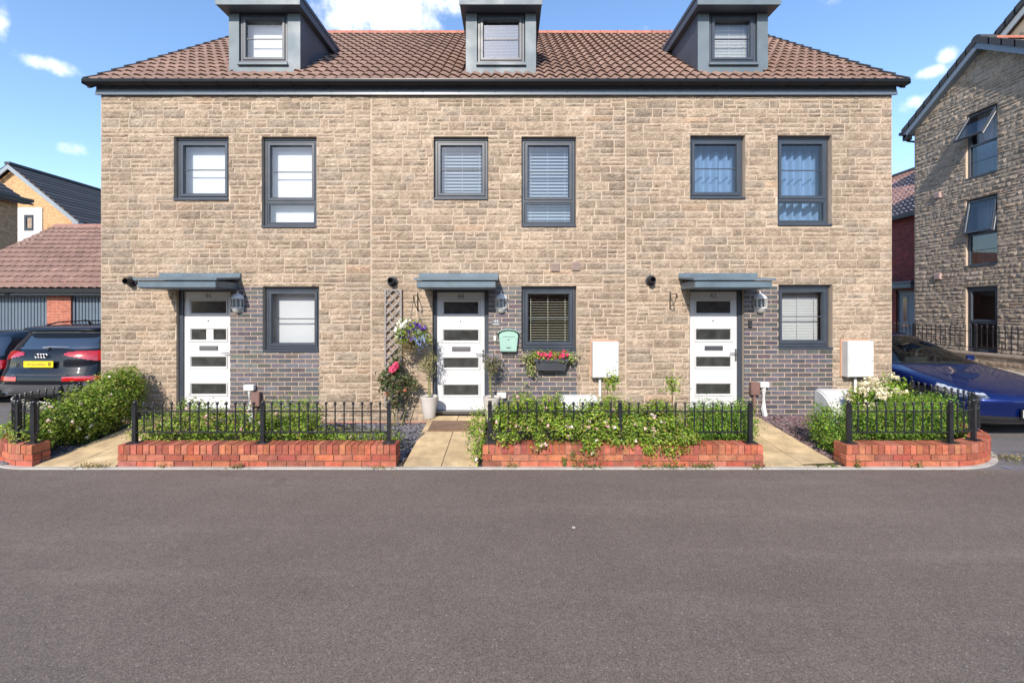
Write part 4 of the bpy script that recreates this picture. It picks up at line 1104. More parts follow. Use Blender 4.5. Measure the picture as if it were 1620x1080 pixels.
# climbing rose
t = thing('climbing_rose', 'climbing rose with a deep pink bloom growing up the grey trellis', 'climbing rose', (X(625,7.2),7.2,.012))
bl = [(X(622,7.15),7.2,.93,.15,.13,.13),(X(640,7.15),7.2,.80,.16,.12,.12),(X(612,7.15),7.15,.72,.13,.12,.12),(X(630,7.15),7.2,.55,.14,.12,.16),(X(654,7.15),7.2,.70,.12,.1,.06),(X(628,7.2),7.25,1.1,.09,.09,.14),(X(606,7.1),7.1,.85,.1,.1,.06),(X(622,7.1),7.15,.40,.1,.1,.1)]
bl = [(a, b, c, d*.85, e, f*.85) for a, b, c, d, e, f in bl]; p, nr = blob_points(bl, 1200, 61, .3); leaf_object('foliage', p, nr, .05, [(.05,.085,.025),(.07,.11,.03),(.09,.1,.04),(.12,.09,.045)], 'leaf', t, .6, 61)
twigs('stem', [((X(615,7.2),7.2,.02),(X(606,7.15),7.1,.75)),((X(628,7.2),7.2,.02),(X(622,7.15),7.2,.95)),((X(633,7.2),7.25,.02),(X(652,7.15),7.2,.72)),((X(622,7.2),7.2,.02),(X(628,7.2),7.25,1.15)),((X(622,7.2),7.2,.9),(X(662,7.1),7.15,.66))], t, .009, 6, 'stem_green')
def roses(cs, cols, seed, n=46, rad=.055): 
    return petals('blossom', np.array(cs), t, cols, .045, n, rad, seed)
roses([(X(622,7.1),7.06,Z(584,7.06)),(X(627,7.1),7.07,Z(578,7.07))], [(.7,.06,.16),(.62,.04,.12),(.75,.14,.22)], 5)
roses([(X(640,7.1),7.1,.62),(X(612,7.1),7.08,.58),(X(618,7.1),7.08,.95)], [(.62,.2,.15),(.5,.16,.1)], 6, 12, .025)

# ------------------------------------------------------------------ trellis
t = thing('trellis', 'tall narrow grey wooden lattice trellis on the wall left of door 44', 'trellis', (fx(623), YF-.05, .2))
m = MB(); x0, x1, z0, z1 = fx(609.5), fx(637), .30, fz(457.5)
for a, b_, c, d in ((x0, x0+.03, z0, z1), (x1-.03, x1, z0, z1)): m.bbox(a, YF-.065, c, b_, YF-.03, d, .003)
for zz in (z0, z1-.032): m.bbox(x0+.031, YF-.063, zz, x1-.031, YF-.032, zz+.03, .003)
m.build('frame', M['wood_grey'], t)
for sgn, yy in ((1, YF-.055), (-1, YF-.041)):
    m = MB(); W_ = x1-x0-.06; s = .145; z = z0-W_
    while z < z1:
        za, zb_ = (z, z+W_) if sgn > 0 else (z+W_, z)
        # clip to frame
        pa_, pb_ = [x0+.03, za], [x1-.03, zb_]
        lo, hi = z0+.02, z1-.02
        def clipz(p, q):
            for e, f in ((p, q), (q, p)):
                for lim, cmp in ((lo, lambda v: v < lo), (hi, lambda v: v > hi)):
                    if cmp(e[1]) and f[1] != e[1]:
                        k_ = (lim-f[1])/(e[1]-f[1])
                        if 0 <= k_ <= 1: e[0] = f[0]+(e[0]-f[0])*k_; e[1] = lim
        clipz(pa_, pb_)
        if lo-.001 <= pa_[1] <= hi+.001 and lo-.001 <= pb_[1] <= hi+.001 and abs(pa_[0]-pb_[0]) > .02:
            d = Vector((pb_[0]-pa_[0], 0, pb_[1]-pa_[1])).normalized(); nn = Vector((-d.z, 0, d.x))*.013
            A, Bq = Vector((pa_[0], yy, pa_[1])), Vector((pb_[0], yy, pb_[1])); dy = Vector((0, .006, 0))
            q = [A-nn-dy, Bq-nn-dy, Bq+nn-dy, A+nn-dy]; k2 = [v+2*dy for v in q]; i = [m.P(v) for v in q+k2]
            for f in ((0,1,2,3),(7,6,5,4),(0,4,5,1),(1,5,6,2),(2,6,7,3),(3,7,4,0)): m.face([i[u] for u in f])
        z += s
    m.build('lattice', M['wood_grey'], t)

# ------------------------------------------------------------------ hanging basket and brackets
def bracket(px, py0, py1, label):
    x = fx(px); z0, z1 = fz(py1), fz(py0); t = thing('hanging_bracket', label, 'bracket', (x, YF-.02, z0), 'black hanging basket brackets')
    m = MB(); y = YF-.02
    m.tube([(x, y, z0), (x, y, z1)], .009, 6); m.build('wall_bar', M['black_metal'], t)
    m = MB(); zt = z1-.05; yo = YF-.30
    m.tube([(x, y, zt), (x, yo, zt), (x, yo-.03, zt-.01), (x, yo-.045, zt-.04), (x, yo-.03, zt-.065), (x, yo-.012, zt-.055)], .0075, 6)
    m.tube([(x, y, z0+.05)]+[(x, y-.28*math.sin(a), z0+.05+(zt-z0-.05)*(1-math.cos(a))) for a in [math.pi/2*q/6 for q in range(1, 7)]], .0065, 6)
    m.build('arm', M['black_metal'], t); return x, yo-.02, zt-.06
bracket(1059.5, 461, 489, 'empty black iron bracket on the wall left of door 42')
hx, hy, hz = bracket(661, 463, 492, 'black iron bracket holding the hanging basket')
bx, by, bz = hx, YF-.32, 1.50
t = thing('hanging_basket', 'hanging basket of purple, white and blue flowers left of door 44', 'hanging basket', (bx, by, bz-.2))
m = MB(); m.lathe([(.001,-.2),(.09,-.18),(.15,-.11),(.175,-.02),(.18,.0),(.17,.01),(.001,.0)], (bx, by, bz), 16); m.build('basket', M['basket'], t)
m = MB()
for a in (.3, 2.4, 4.5): m = MB(); m.tube([(bx+.175*math.cos(a), by+.175*math.sin(a), bz), (hx, hy, hz)], .003, 4); m.build('chain', M['black_metal'], t)
bl = [(bx-.1,by-.08,bz+.1,.16,.14,.12),(bx+.1,by-.06,bz+.08,.16,.15,.12),(bx,by-.1,bz-.02,.2,.16,.12),(bx-.16,by-.06,bz-.05,.1,.12,.14),(bx+.15,by-.08,bz-.07,.11,.12,.12)]
p, nr = blob_points(bl, 1500, 71, .5); leaf_object('foliage', p, nr, .034, GREEN+[(.12,.19,.04)], 'leaf', t, .55, 71)
bl2 = [(bx-.13,by-.06,bz-.2,.09,.09,.12),(bx-.05,by-.05,bz-.2,.07,.08,.14),(bx-.17,by-.05,bz-.28,.05,.06,.08)]
p, nr = blob_points(bl2, 420, 72, .3); leaf_object('dry_trailing_foliage', p, nr, .035, [(.28,.2,.1),(.2,.14,.07),(.16,.15,.06)], 'leaf', t, .35, 72)
def cl(n, cx, cz, sx, sz, dy=.16): return np.c_[rs.normal(cx, sx, n), by-dy+rs.normal(0, .03, n), rs.normal(cz, sz, n)]
petals('white_blossom', np.r_[cl(16, bx-.12, bz+.16, .07, .035), cl(8, bx-.2, bz+.05, .03, .05)], t, WHITE, .035, 9, .022, 1)
petals('purple_blossom', np.r_[cl(11, bx+.04, bz+.11, .06, .04), cl(9, bx-.06, bz-.0, .07, .06), cl(4, bx+.17, bz+.11, .02, .015)], t, [(.09,.03,.28),(.13,.05,.36),(.07,.02,.2)], .04, 9, .024, 2)
petals('blue_blossom', cl(75, bx+.12, bz-.06, .055, .075, .17), t, [(.22,.3,.62),(.3,.38,.7),(.18,.24,.55),(.45,.5,.75)], .017, 7, .013, 3)

# ------------------------------------------------------------------ pots with little standard trees
def pot_tree(px, Y, label, seed, k=1.0):
    x = X(px, Y); z = zpath(Y)+.002
    t = thing('plant_pot', label, 'plant pot', (x, Y, z), 'pale tapered pots either side of door 44')
    m = MB(); m.lathe([(.001,.0),(.088,.0),(.092,.008),(.118,.16),(.136,.31),(.142,.325),(.142,.345),(.13,.345),(.126,.32),(.001,.30)], (x, Y, z), 24); autosmooth(m.build('pot', M['pot'], t), 30)
    m = MB(); m.lathe([(.124,.312),(.06,.318),(.001,.316)], (x, Y, z), 16); m.build('soil', M['soil'], t)
    t2 = thing('standard_tree', label.replace('pale tapered pot', 'small bare-stemmed tree in the pot'), 'small tree', (x, Y, z+.31), 'little standard trees in pots')
    twigs('trunk', [((x, Y, z+.31), (x+.02, Y, z+.86)), ((x+.012, Y, z+.31), (x-.02, Y+.02, z+.82))], t2, .013, seed, 'stem_green')
    return x, Y, z, t2
x, Y, z, t2 = pot_tree(679, 7.24, 'pale tapered pot left of door 44', 3)
bl = [(x-.02,Y,z+.86,.13,.11,.09),(x+.06,Y,z+.93,.1,.1,.09),(x-.1,Y,z+.80,.1,.09,.07),(x+.02,Y,z+.72,.08,.08,.08),(x+.05,Y,z+1.0,.06,.07,.08)]
p, nr = blob_points(bl, 520, 81, .25); leaf_object('foliage', p, nr, .038, [(.2,.2,.08),(.26,.25,.11),(.15,.17,.06),(.3,.27,.14)], 'leaf', t2, .35, 81)
twigs('branch', [((x+.02,Y,z+.7),(b[0],b[1],b[2]+.04)) for b in bl], t2, .005, 8)
x, Y, z, t2 = pot_tree(778, 7.2, 'pale tapered pot right of door 44, half hidden by the rose hedge', 4)
bl = [(x,Y,z+.86,.12,.11,.1),(x+.05,Y,z+.93,.09,.1,.07),(x-.06,Y,z+.92,.08,.08,.08),(x+.03,Y,z+.78,.1,.1,.06)]
p, nr = blob_points(bl, 850, 82, .3); leaf_object('foliage', p, nr, .034, [(.13,.16,.06),(.2,.2,.09),(.1,.12,.04),(.22,.15,.12)], 'leaf', t2, .4, 82)
petals('blossom', np.array([[x+rs.normal()*.09, Y-.06+rs.normal()*.04, z+.94+rs.normal()*.05] for _ in range(26)]), t2, [(.4,.3,.42),(.5,.42,.5)], .02, 5, .014, 8)
twigs('branch', [((x+.02,Y,z+.68),(b[0],b[1],b[2]+.04)) for b in bl], t2, .005, 9)

# ------------------------------------------------------------------ letterbox, plaque, window box, doormat
x, z = fx(804.5), fz(555); t = thing('letterbox', 'mint green wall letterbox with curved lid beside door 44', 'letterbox', (x, YF-.06, z))
m = MB(); yb, yf_ = YF-.012, YF-.115
prof = [(-.128,.0),(.128,.0),(.155,.26)]; arc = [(.155*math.cos(a), .26+.075*math.sin(a)) for a in [math.pi*q/12 for q in range(1, 12)]]; prof = prof+arc+[(-.155,.26)]
fr = [m.P((x+u, yf_, z+v)) for u, v in prof]; bk = [m.P((x+u, yb, z+v)) for u, v in prof]; m.face(fr)
for i in range(len(prof)): j = (i+1) % len(prof); m.face([fr[i], bk[i], bk[j], fr[j]])
m.bbox(x-.125, yf_-.007, z+.012, x+.125, yf_-.001, z+.235, .004); m.build('letterbox_body', M['mint'], t)
m = MB(); arc = [(.185*math.cos(a), .272+.092*math.sin(a)) for a in [math.pi*q/20 for q in range(0, 21)]]
rows = [[(x+u, yf_-.035, z+v+.004*(-1)**q) for q, (u, v) in enumerate(arc)], [(x+u, yb, z+v) for u, v in arc]]
m.grid(rows); m.grid([[(p[0], p[1], p[2]-.01) for p in r] for r in rows], flip=True); m.grid([rows[0], [(p[0], p[1], p[2]-.01) for p in rows[0]]], flip=True)
m.build('letterbox_lid', M['mint'], t)
m = MB(); m.bbox(x-.035, yf_-.014, z+.055, x+.035, yf_-.008, z+.072, .003); m.tube([(x, yf_-.014, z+.195), (x, yf_-.006, z+.195)], .011, 10); m.build('lock', M['steel'], t)
m = MB(); m.box(x-.1, yf_-.011, z+.243, x+.1, yf_-.001, z+.258); m.build('letter_flap', M['mint'], t)
x, z = fx(785), fz(510); t = thing('name_plaque', 'small grey house plaque between the lantern and the mint letterbox', 'sign', (x, YF-.02, z))
m = MB(); m.bbox(x-.066, YF-.026, z-.05, x+.066, YF-.0125, z+.05, .003); m.build('plaque', mat('plaque', (.16,.17,.19), .15), t)
text('plaque_text', '44', .075, 'plastic_white', t, (x, YF-.029, z+.02))
m = MB()
for q, w_ in ((-.022, .05), (-.037, .042)): m.box(x-w_, YF-.029, z+q-.003, x+w_, YF-.0265, z+q+.003)
m.build('plaque_lines', M['plastic_white'], t)
x, z = fx(870.5), fz(584); yb = YF-.015
t = thing('window_box', 'charcoal trough of pink flowers under the slatted window of house 44', 'window box', (x, YF-.1, z))
m = MB(); lo = [(x-.225,yb-.155),(x+.225,yb-.155),(x+.225,yb),(x-.225,yb)]; hi = [(x-.265,yb-.19),(x+.265,yb-.19),(x+.265,yb),(x-.265,yb)]
i = [m.P((*p, z)) for p in lo]+[m.P((*p, z+.185)) for p in hi]
for q in ((0,3,2,1),(0,1,5,4),(1,2,6,5),(2,3,7,6),(3,0,4,7)): m.face([i[u] for u in q])
m.box(x-.275, yb-.2, z+.15, x+.275, yb-.001, z+.19); m.build('trough', M['planter'], t)
m = MB(); m.box(x-.262, yb-.185, z+.188, x+.262, yb-.004, z+.196); m.build('soil', M['soil'], t)
m = MB()
for s_ in (-.2, .2): m = MB(); m.box(x+s_-.012, yb-.206, z+.13, x+s_+.012, yb-.2, z+.192); m.box(x+s_-.012, yb-.2, z+.191, x+s_+.012, yb, z+.199); m.build('hanger', M['black_metal'], t)
bl = [(x+u, yb-.12, z+.24, .09, .1, .06) for u in (-.2,-.1,0,.1,.2)]
p, nr = blob_points(bl, 500, 91, .4); leaf_object('foliage', p, nr, .035, GREEN, 'leaf', t, .6, 91)
bl = [(x-.29,yb-.1,z+.24,.1,.09,.06),(x-.33,yb-.11,z+.14,.07,.07,.09),(x-.31,yb-.1,z+.0,.055,.05,.12),(x-.34,yb-.09,z-.12,.045,.04,.12),(x-.42,yb-.08,z+.19,.06,.05,.04),(x+.30,yb-.1,z+.22,.1,.08,.05),(x+.38,yb-.08,z+.2,.05,.05,.05)]
p, nr = blob_points(bl, 700, 92, .3); leaf_object('variegated_foliage', p, nr, .038, [(.42,.43,.2),(.5,.48,.27),(.25,.3,.09),(.13,.19,.05)], 'leaf', t, .75, 92)
c = np.array([[x+u+rs.normal()*.03, yb-.17+rs.normal()*.02, z+.255+rs.normal()*.018] for u in (-.19,-.12,-.03,.03,.17,.2) for _ in range(4)]); petals('pink_blossom', c, t, [(.7,.04,.14),(.62,.02,.08),(.75,.1,.22)], .036, 9, .022, 4)
c = np.array([[x+rs.uniform(-.2,.16), yb-.18+rs.normal()*.02, z+.215+rs.normal()*.02] for _ in range(16)]); petals('coral_blossom', c, t, [(.6,.16,.1),(.66,.3,.22),(.5,.1,.12)], .03, 7, .018, 5)
o = tag(MB().build('doormat', M['mat_brown']), 'worn brown doormat on the paving in front of door 44', 'doormat')
me = o.data; m = MB(); ys = (X(0,1), 0)
m.bbox(-1.185, 6.62, 0, -.58, 7.06, .014, .005)
m.T = None; m.v = [(p[0], p[1], p[2]+zpath(p[1])+.002) for p in m.v]
bpy.data.objects.remove(o); o = rebase(tag(m.build('doormat', M['mat_brown']), 'worn brown doormat on the paving in front of door 44', 'doormat'))

# ------------------------------------------------------------------ weeds along the kerb and litter
WEED = [(.1,.15,.03),(.16,.19,.05),(.25,.22,.08),(.07,.11,.025)]; DRY = [(.36,.27,.12),(.28,.2,.09),(.2,.17,.06)]
def weed(px, kind, label, seed, y=None, h=.05, wd=.08, n=60):
    Y = y or 5.40; x = X(px, Y); rs_ = np.random.RandomState(seed)
    p = np.c_[x+rs_.normal(0, wd*.5, n), Y+rs_.normal(0, .02, n), .006+abs(rs_.normal(0, h*.5, n))]; nr = rs_.normal(size=(n,3))+np.array([0,-.5,.6])
    o = leaf_object('weed', p, nr, .03 if kind != 'spike' else .024, {'green': WEED, 'dry': DRY+WEED[:1], 'spike': WEED[:2]}[kind], 'leaf', None, .4, seed)
    tag(o, label, 'weed', 'weeds along the kerb'); rebase(o)
for i, (px, kd, lb, h, wd, n, y) in enumerate((
    (148,'dry','dry tuft of grass at the kerb between path 46 and its wall',.05,.2,120,5.42),(254,'dry','dry weed sprig under the left post of the straight railing',.04,.1,30,5.42),(375,'green','small weed at the kerb below the middle post of the house 46 railing',.06,.09,50,5.40),
    (603,'dry','flat weed at the kerb near the right end of the wall of house 46',.03,.2,60,5.39),(808,'green','small weed at the wall foot below the left part of the rose hedge',.06,.08,40,5.43),
    (932,'green','large spreading weed at the kerb below the overhanging hedge',.1,.17,120,5.40),(1024,'dry','dry weed at the kerb below the hedge clump on the wall',.05,.12,60,5.40),(1064,'green','pale green weed patch at the kerb below the hedge clump',.05,.16,90,5.40),(1110,'green','green weed patch at the kerb near the right end of the hedge wall',.06,.2,120,5.40),
    (1198,'dry','dry weed at the kerb by the right end of the hedge wall',.04,.12,70,5.40),(1298,'green','small weed on the front edge of path 42',.03,.09,40,5.45),(1318,'green','tiny weed where path 42 meets the curved wall',.03,.05,24,5.45),(1356,'green','weed against the left part of the curved right wall',.09,.06,50,5.42),(1452,'dry','dry weed against the middle of the curved right wall',.07,.08,50,5.42))):
    weed(px, kd, lb, 100+i, y, h, wd, n)
for px, lb, h in ((893,'shorter upright weed on the brick wall face under the hedge',.10),(906,'taller upright weed on the brick wall face under the hedge',.19)):
    x = X(px, 5.43); n = 70; rs_ = np.random.RandomState(px); zz = rs_.rand(n)
    o = leaf_object('weed', np.c_[x+rs_.normal(0,.016,n), 5.425+rs_.normal(0,.008,n), .02+zz*h], rs_.normal(size=(n,3))+np.array([0,-1,.5]), .026, WEED[:2], 'leaf', None, .4, px); tag(o, lb, 'weed', 'weeds along the kerb'); rebase(o)
o = leaf_object('weed', np.c_[X(1597,5.75)+rs.normal(0,.12,160), 5.75+rs.normal(0,.07,160), abs(rs.normal(0,.02,160))+.004], rs.normal(size=(160,3))+np.array([0,-.2,1]), .035, DRY+WEED, 'leaf', None, .35, 77); tag(o, 'dry grass patch on the drive edge beside the curved right wall', 'weed', 'weeds along the kerb'); rebase(o)
# square survey mark and spray line on the road, dead leaves
m = MB(); x, y = X(907.5, 720*EYE/(834-HY)), 720*EYE/(834-HY); s = .012
for a, b_, c, d in ((-s,s,-s,-s+.005),(-s,s,s-.005,s),(-s,-s+.005,-s,s),(s-.005,s,-s,s)): m.box(x+a, y+b_ if False else y+c, .0, x+b_, y+d, .002)
tag(rebase(m.build('road_mark', M['paper'])), 'tiny white square outline lying on the asphalt', 'mark')
m = MB(); A = [(1585,738),(1600,741),(1620,747),(1650,756)]; pts = [(X(p, 720*EYE/(q-HY)), 720*EYE/(q-HY)) for p, q in A]
for (a, b_), w_ in zip(zip(pts, pts[1:]), (.02,.03,.035)): m.quad((a[0],a[1]-w_,.003),(b_[0],b_[1]-w_,.003),(b_[0],b_[1]+w_,.003),(a[0],a[1]+w_,.003))
tag(rebase(m.build('spray_line', M['blue_spray'])), 'faded blue spray line on the asphalt at the right edge', 'mark')
o = leaf_object('dead_leaves', np.c_[rs.uniform(-6,6.5,120), 5.33-abs(rs.normal(0,.07,120)), np.full(120,.004)], rs.normal(0,.2,(120,3))+np.array([0,0,1]), .02, DRY+[(.3,.12,.08)], 'leaf', None, .6, 78); stuff(o)
o['label'] = 'scatter of dead leaves and crumbs along the kerb'; o['category'] = 'litter'
# ------------------------------------------------------------------ cars
def cr(P, n):
    """Catmull-Rom through the rows of P, n steps per span (clamped ends, monotone-ish)"""
    P = np.asarray(P, float); out = []; N_ = len(P)
    d = np.zeros_like(P)
    for i in range(1, N_-1):
        a, b = P[i]-P[i-1], P[i+1]-P[i]
        h = np.where(a*b > 0, 2*a*b/np.where(np.abs(a+b) < 1e-12, 1, a+b), 0); d[i] = h
    d[0] = P[1]-P[0]; d[-1] = P[-1]-P[-2]
    for i in range(N_-1):
        for k in range(n):
            t = k/n; h00 = 2*t**3-3*t**2+1; h10 = t**3-2*t**2+t; h01 = -2*t**3+3*t**2; h11 = t**3-t**2
            out.append(h00*P[i]+h10*d[i]+h01*P[i+1]+h11*d[i+1])
    out.append(P[-1]); return np.array(out)
class Car:
    """body from level curves: (z, y_front, y_rear, half width, front rounding, rear rounding); nose at y = 0"""
    def __init__(s, levels, zcap, place, nf=26, ns=64, nr=26, e=3.2, er=4.5, n=5):
        s.place = place; Lv = cr(levels, n); s.zcap = zcap; rows = []
        for z, yf, yr, w, rf, rr in Lv:
            half = []
            for q in range(nf):
                a = math.pi/2*q/nf; half.append((w*math.sin(a)**(2/e), yf+rf*(1-math.cos(a)**(2/e))))
            for q in range(ns): half.append((w, yf+rf+(yr-rr-yf-rf)*q/ns))
            for q in range(nr+1):
                a = math.pi/2*(1-q/nr); half.append((w*max(0,math.sin(a))**(2/er), yr-rr*(1-max(0,math.cos(a))**(2/er))))
            loop = half+[(-x, y) for x, y in half[-2:0:-1]]
            rows.append([(x, y, z) for x, y in loop])
        top = rows[-1]; cy = (Lv[-1][1]+Lv[-1][2])/2
        for f, dz in ((.75,.45),(.45,.8),(.15,.97)):
            rows.append([(x*f, cy+(y-cy)*f, Lv[-1][0]+(zcap-Lv[-1][0])*dz) for x, y, _ in top])
        s.rows = np.array(rows); s.cy = cy
        g = s.rows; du = np.roll(g, -1, 1)-np.roll(g, 1, 1); dv = np.gradient(g, axis=0)
        nn = np.cross(du, dv); nn /= np.maximum(np.linalg.norm(nn, axis=2, keepdims=True), 1e-9); s.nrm = nn
        if (nn[len(g)//3, len(half)//2][0] < 0): s.nrm = -nn; s.flip = True
        else: s.flip = False
    def mesh(s, arches, cutr=.36):
        m = MB(); ids = m.grid([[tuple(p) for p in r] for r in s.rows], closed=True, flip=s.flip)
        f0, f1 = ids[0], ids[-1]
        m.face(f0 if s.flip else f0[::-1]); m.face(f1[::-1] if s.flip else f1)
        o = m.build('tmp', M['tyre'])
        bm = bmesh.new(); bm.from_mesh(o.data); bmesh.ops.recalc_face_normals(bm, faces=bm.faces[:]); bm.to_mesh(o.data); bm.free()
        cut = MB()
        for (x0, x1, y, z) in arches:
            c0 = [cut.P((x0, y+cutr*math.cos(a), z+cutr*math.sin(a))) for a in [2*math.pi*q/28 for q in range(28)]]
            c1 = [cut.P((x1, y+cutr*math.cos(a), z+cutr*math.sin(a))) for a in [2*math.pi*q/28 for q in range(28)]]
            cut.face(c0); cut.face(c1[::-1])
            for q in range(28): cut.face([c0[(q+1)%28], c0[q], c1[q], c1[(q+1)%28]])
        oc = cut.build('tmpc', M['tyre'])
        bm = bmesh.new(); bm.from_mesh(oc.data); bmesh.ops.recalc_face_normals(bm, faces=bm.faces[:]); bm.to_mesh(oc.data); bm.free()
        md = o.modifiers.new('b', 'BOOLEAN'); md.operation = 'DIFFERENCE'; md.object = oc; md.solver = 'EXACT'
        me = bpy.data.meshes.new_from_object(o.evaluated_get(bpy.context.evaluated_depsgraph_get()))
        bpy.data.objects.remove(o); bpy.data.objects.remove(oc); return me
    def fin(s, me, name, mt, parent, smooth=30):
        me.name = name; me.materials.clear(); me.materials.append(M[mt]); me.transform(s.place); o = link(name, me, parent)
        if smooth: autosmooth(o, smooth)
        return o
    def patch(s, name, cond, off, mt, parent):
        """a panel lying on the body where cond(x, y, z, normal) holds"""
        m = MB(); g = s.rows+s.nrm*off; base = s.rows; idx = {}
        nr, nc = g.shape[:2]
        def vid(i, j):
            if (i, j) not in idx: idx[(i, j)] = m.P(tuple(g[i, j]))
            return idx[(i, j)]
        for i in range(nr-1):
            for j in range(nc):
                k = (j+1) % nc; c = (base[i,j]+base[i,k]+base[i+1,j]+base[i+1,k])/4
                if cond(c[0], c[1], c[2], s.nrm[i, j]):
                    q = [vid(i,j), vid(i,k), vid(i+1,k), vid(i+1,j)]; m.face(q[::-1] if s.flip else q)
        o = m.build(name, M[mt]); me = o.data; bpy.data.objects.remove(o)
        return s.fin(me, name, mt, parent, 40)
    def seam(s, name, j, z0, z1, parent, mt='ink', r=.0035):
        pts = [tuple(s.rows[i, j]+s.nrm[i, j]*.001) for i in range(len(s.rows)) if z0 <= s.rows[i, j][2] <= z1]
        m = MB(); m.tube(pts, r, 4); return s.at(m, name, mt, parent)
    def at(s, m, name, mt, parent, smooth=35):
        o = m.build(name, M[mt]); me = o.data; bpy.data.objects.remove(o); return s.fin(me, name, mt, parent, smooth)
def wheel(car, root, x, y, z, r, side):
    m = MB(); w_ = .11
    def ring(prof):
        m.grid([[(x+side*d, y+rr*math.cos(a), z+rr*math.sin(a)) for a in [2*math.pi*q/32 for q in range(32)]] for rr, d in prof], closed=True)
    ring([(r*.66, w_*.9), (r*.72, w_), (r*.93, w_*.97), (r, w_*.7), (r, -w_*.7), (r*.9, -w_), (r*.6, -w_)])
    t = car.at(m, 'wheel', 'tyre', root)
    m = MB()
    def ring2(prof): m.grid([[(x+side*d, y+rr*math.cos(a), z+rr*math.sin(a)) for a in [2*math.pi*q/32 for q in range(32)]] for rr, d in prof], closed=True)
    ring2([(r*.67, w_*.92), (r*.63, w_*.95), (r*.61, w_*.5), (r*.58, -w_*.2), (.001, -w_*.2)])
    for k in range(5):
        a = 2*math.pi*k/5+.3
        for da in (-.16, .16):
            p = Vector((x+side*w_*.62, y+.05*math.cos(a), z+.05*math.sin(a))); q = Vector((x+side*w_*.86, y+r*.62*math.cos(a+da), z+r*.62*math.sin(a+da)))
            m.tube([p, (p+q)/2, q], [.03, .022, .02], 6)
    ring2([(.06, w_*.6), (.055, w_*.78), (.001, w_*.8)])
    return car.at(m, 'rim', 'alloy', t)

# --- black SUV seen from behind on the left drive
SUV = [(.30,.35,4.40,.78,.45,.22),(.40,.12,4.545,.885,.5,.25),(.52,.02,4.60,.925,.55,.25),(.62,.0,4.625,.935,.55,.42),(.75,.0,4.60,.94,.55,.46),(.86,.03,4.56,.94,.6,.50),(.96,.2,4.55,.938,.7,.52),(1.04,.5,4.535,.93,.75,.52),(1.10,.95,4.51,.915,.6,.52),(1.16,1.30,4.47,.885,.5,.50),(1.22,1.45,4.43,.855,.42,.45),(1.34,1.68,4.33,.80,.4,.40),(1.46,1.95,4.215,.745,.4,.26),(1.49,2.03,4.22,.73,.4,.22),(1.515,2.1,4.33,.715,.4,.2),(1.545,2.2,4.31,.69,.45,.2),(1.58,2.45,4.1,.62,.5,.3),(1.60,2.75,3.8,.5,.5,.4)]
PL = Matrix.Translation((-8.29, 8.0+4.63, 0.0)) @ Matrix.Rotation(math.pi, 4, 'Z')
suv = Car(SUV, 1.615, PL, er=2.7, nr=34)
root = thing('suv', 'black SUV parked tail-out on the left drive with red tail lights and yellow plate', 'car', (-8.17, 10.3, 0))
WA = [(.92, 1.3), (3.72, 1.3)]
ar = [(x0, x1, y, .34) for y in (.90, 3.70) for x0, x1 in ((.62, 1.2), (-1.2, -.62))]
me = suv.mesh(ar, .395); body = suv.fin(me, 'body', 'paint_black', root, 28)
for y in (.90, 3.70):
    for sd in (-1, 1): wheel(suv, root, sd*.80, y, .345, .345, sd)
suv.patch('rear_window', lambda x,y,z,n: 1.175 < z < 1.475 and y > 3.9 and abs(x) < (.80-(z-1.17)*.40) and n[1] > .45, .004, 'car_glass', root)
for sd in (-1, 1):
    suv.patch('side_window', lambda x,y,z,n: 1.13 < z < 1.48 and x*sd > .3 and n[0]*sd > .75 and 1.9+(z-1.13)*.95 < y < 4.05-(z-1.13)*.5 and not 2.74 < y < 2.8, .004, 'car_glass', root)
    # wrap-round lamp: deep at the corner, tapering towards the middle of the tailgate
    def lampc(x, y, z, n):
        if y < 4.10 or x*sd < .37: return False
        a = x*sd
        hi = 1.135 if a > .55 else 1.135-(.55-a)*.10
        lo = .95+max(0, (.86-a))*.23
        if y < 4.3: lo = .955+(4.3-y)*.3
        return lo < z < hi
    suv.patch('tail_light', lampc, .008, 'lamp_red', root)
    suv.patch('reflector', lambda x,y,z,n: .625 < z < .695-max(0,.7-x*sd)*.03 and y > 4.0 and x*sd > .40, .006, 'lamp_red', root)
suv.patch('lower_bumper', lambda x,y,z,n: z < .555 and y > 3.95 and n[2] > -.9, .005, 'grey_lower', root)
suv.patch('windscreen', lambda x,y,z,n: 1.18 < z < 1.48 and y < 2.6 and n[1] < -.3 and abs(x) < .74-(z-1.18)*.3, .004, 'car_glass', root)
m = MB(); m.bbox(-.26, 4.60, .865, .26, 4.614, .975, .003); pl = suv.at(m, 'number_plate', 'plate_yellow', root, 0)
m = MB()
r5 = random.Random(5)
top = [(-.19+.32*q/8, .955-r5.uniform(0,.022)) for q in range(9)]; bot = [(-.19+.32*q/8, .885+r5.uniform(0,.022)) for q in range(9)]
i0 = [m.P((-x_, 4.6165, z_)) for x_, z_ in top]; i1 = [m.P((-x_, 4.6165, z_)) for x_, z_ in bot]
for q in range(8): m.face([i0[q], i0[q+1], i1[q+1], i1[q]])
suv.at(m, 'smudge', 'smudge', pl, 0)
me = text_mesh('8', .105); me.transform(Matrix.Translation((-.20, 4.6175, .92)) @ Matrix.Rotation(math.pi, 4, 'Z') @ Matrix.Rotation(math.pi/2, 4, 'X')); suv.fin(me, 'plate_digit', 'ink', pl, 0)
m = MB()
for k in range(4):
    c = (-.075+.05*k)
    m.tube([(c+.034*math.cos(a), 4.562, 1.065+.034*math.sin(a)) for a in [2*math.pi*q/24 for q in range(25)]], .008, 6, cap=False)
suv.at(m, 'ring_badge', 'steel', root)
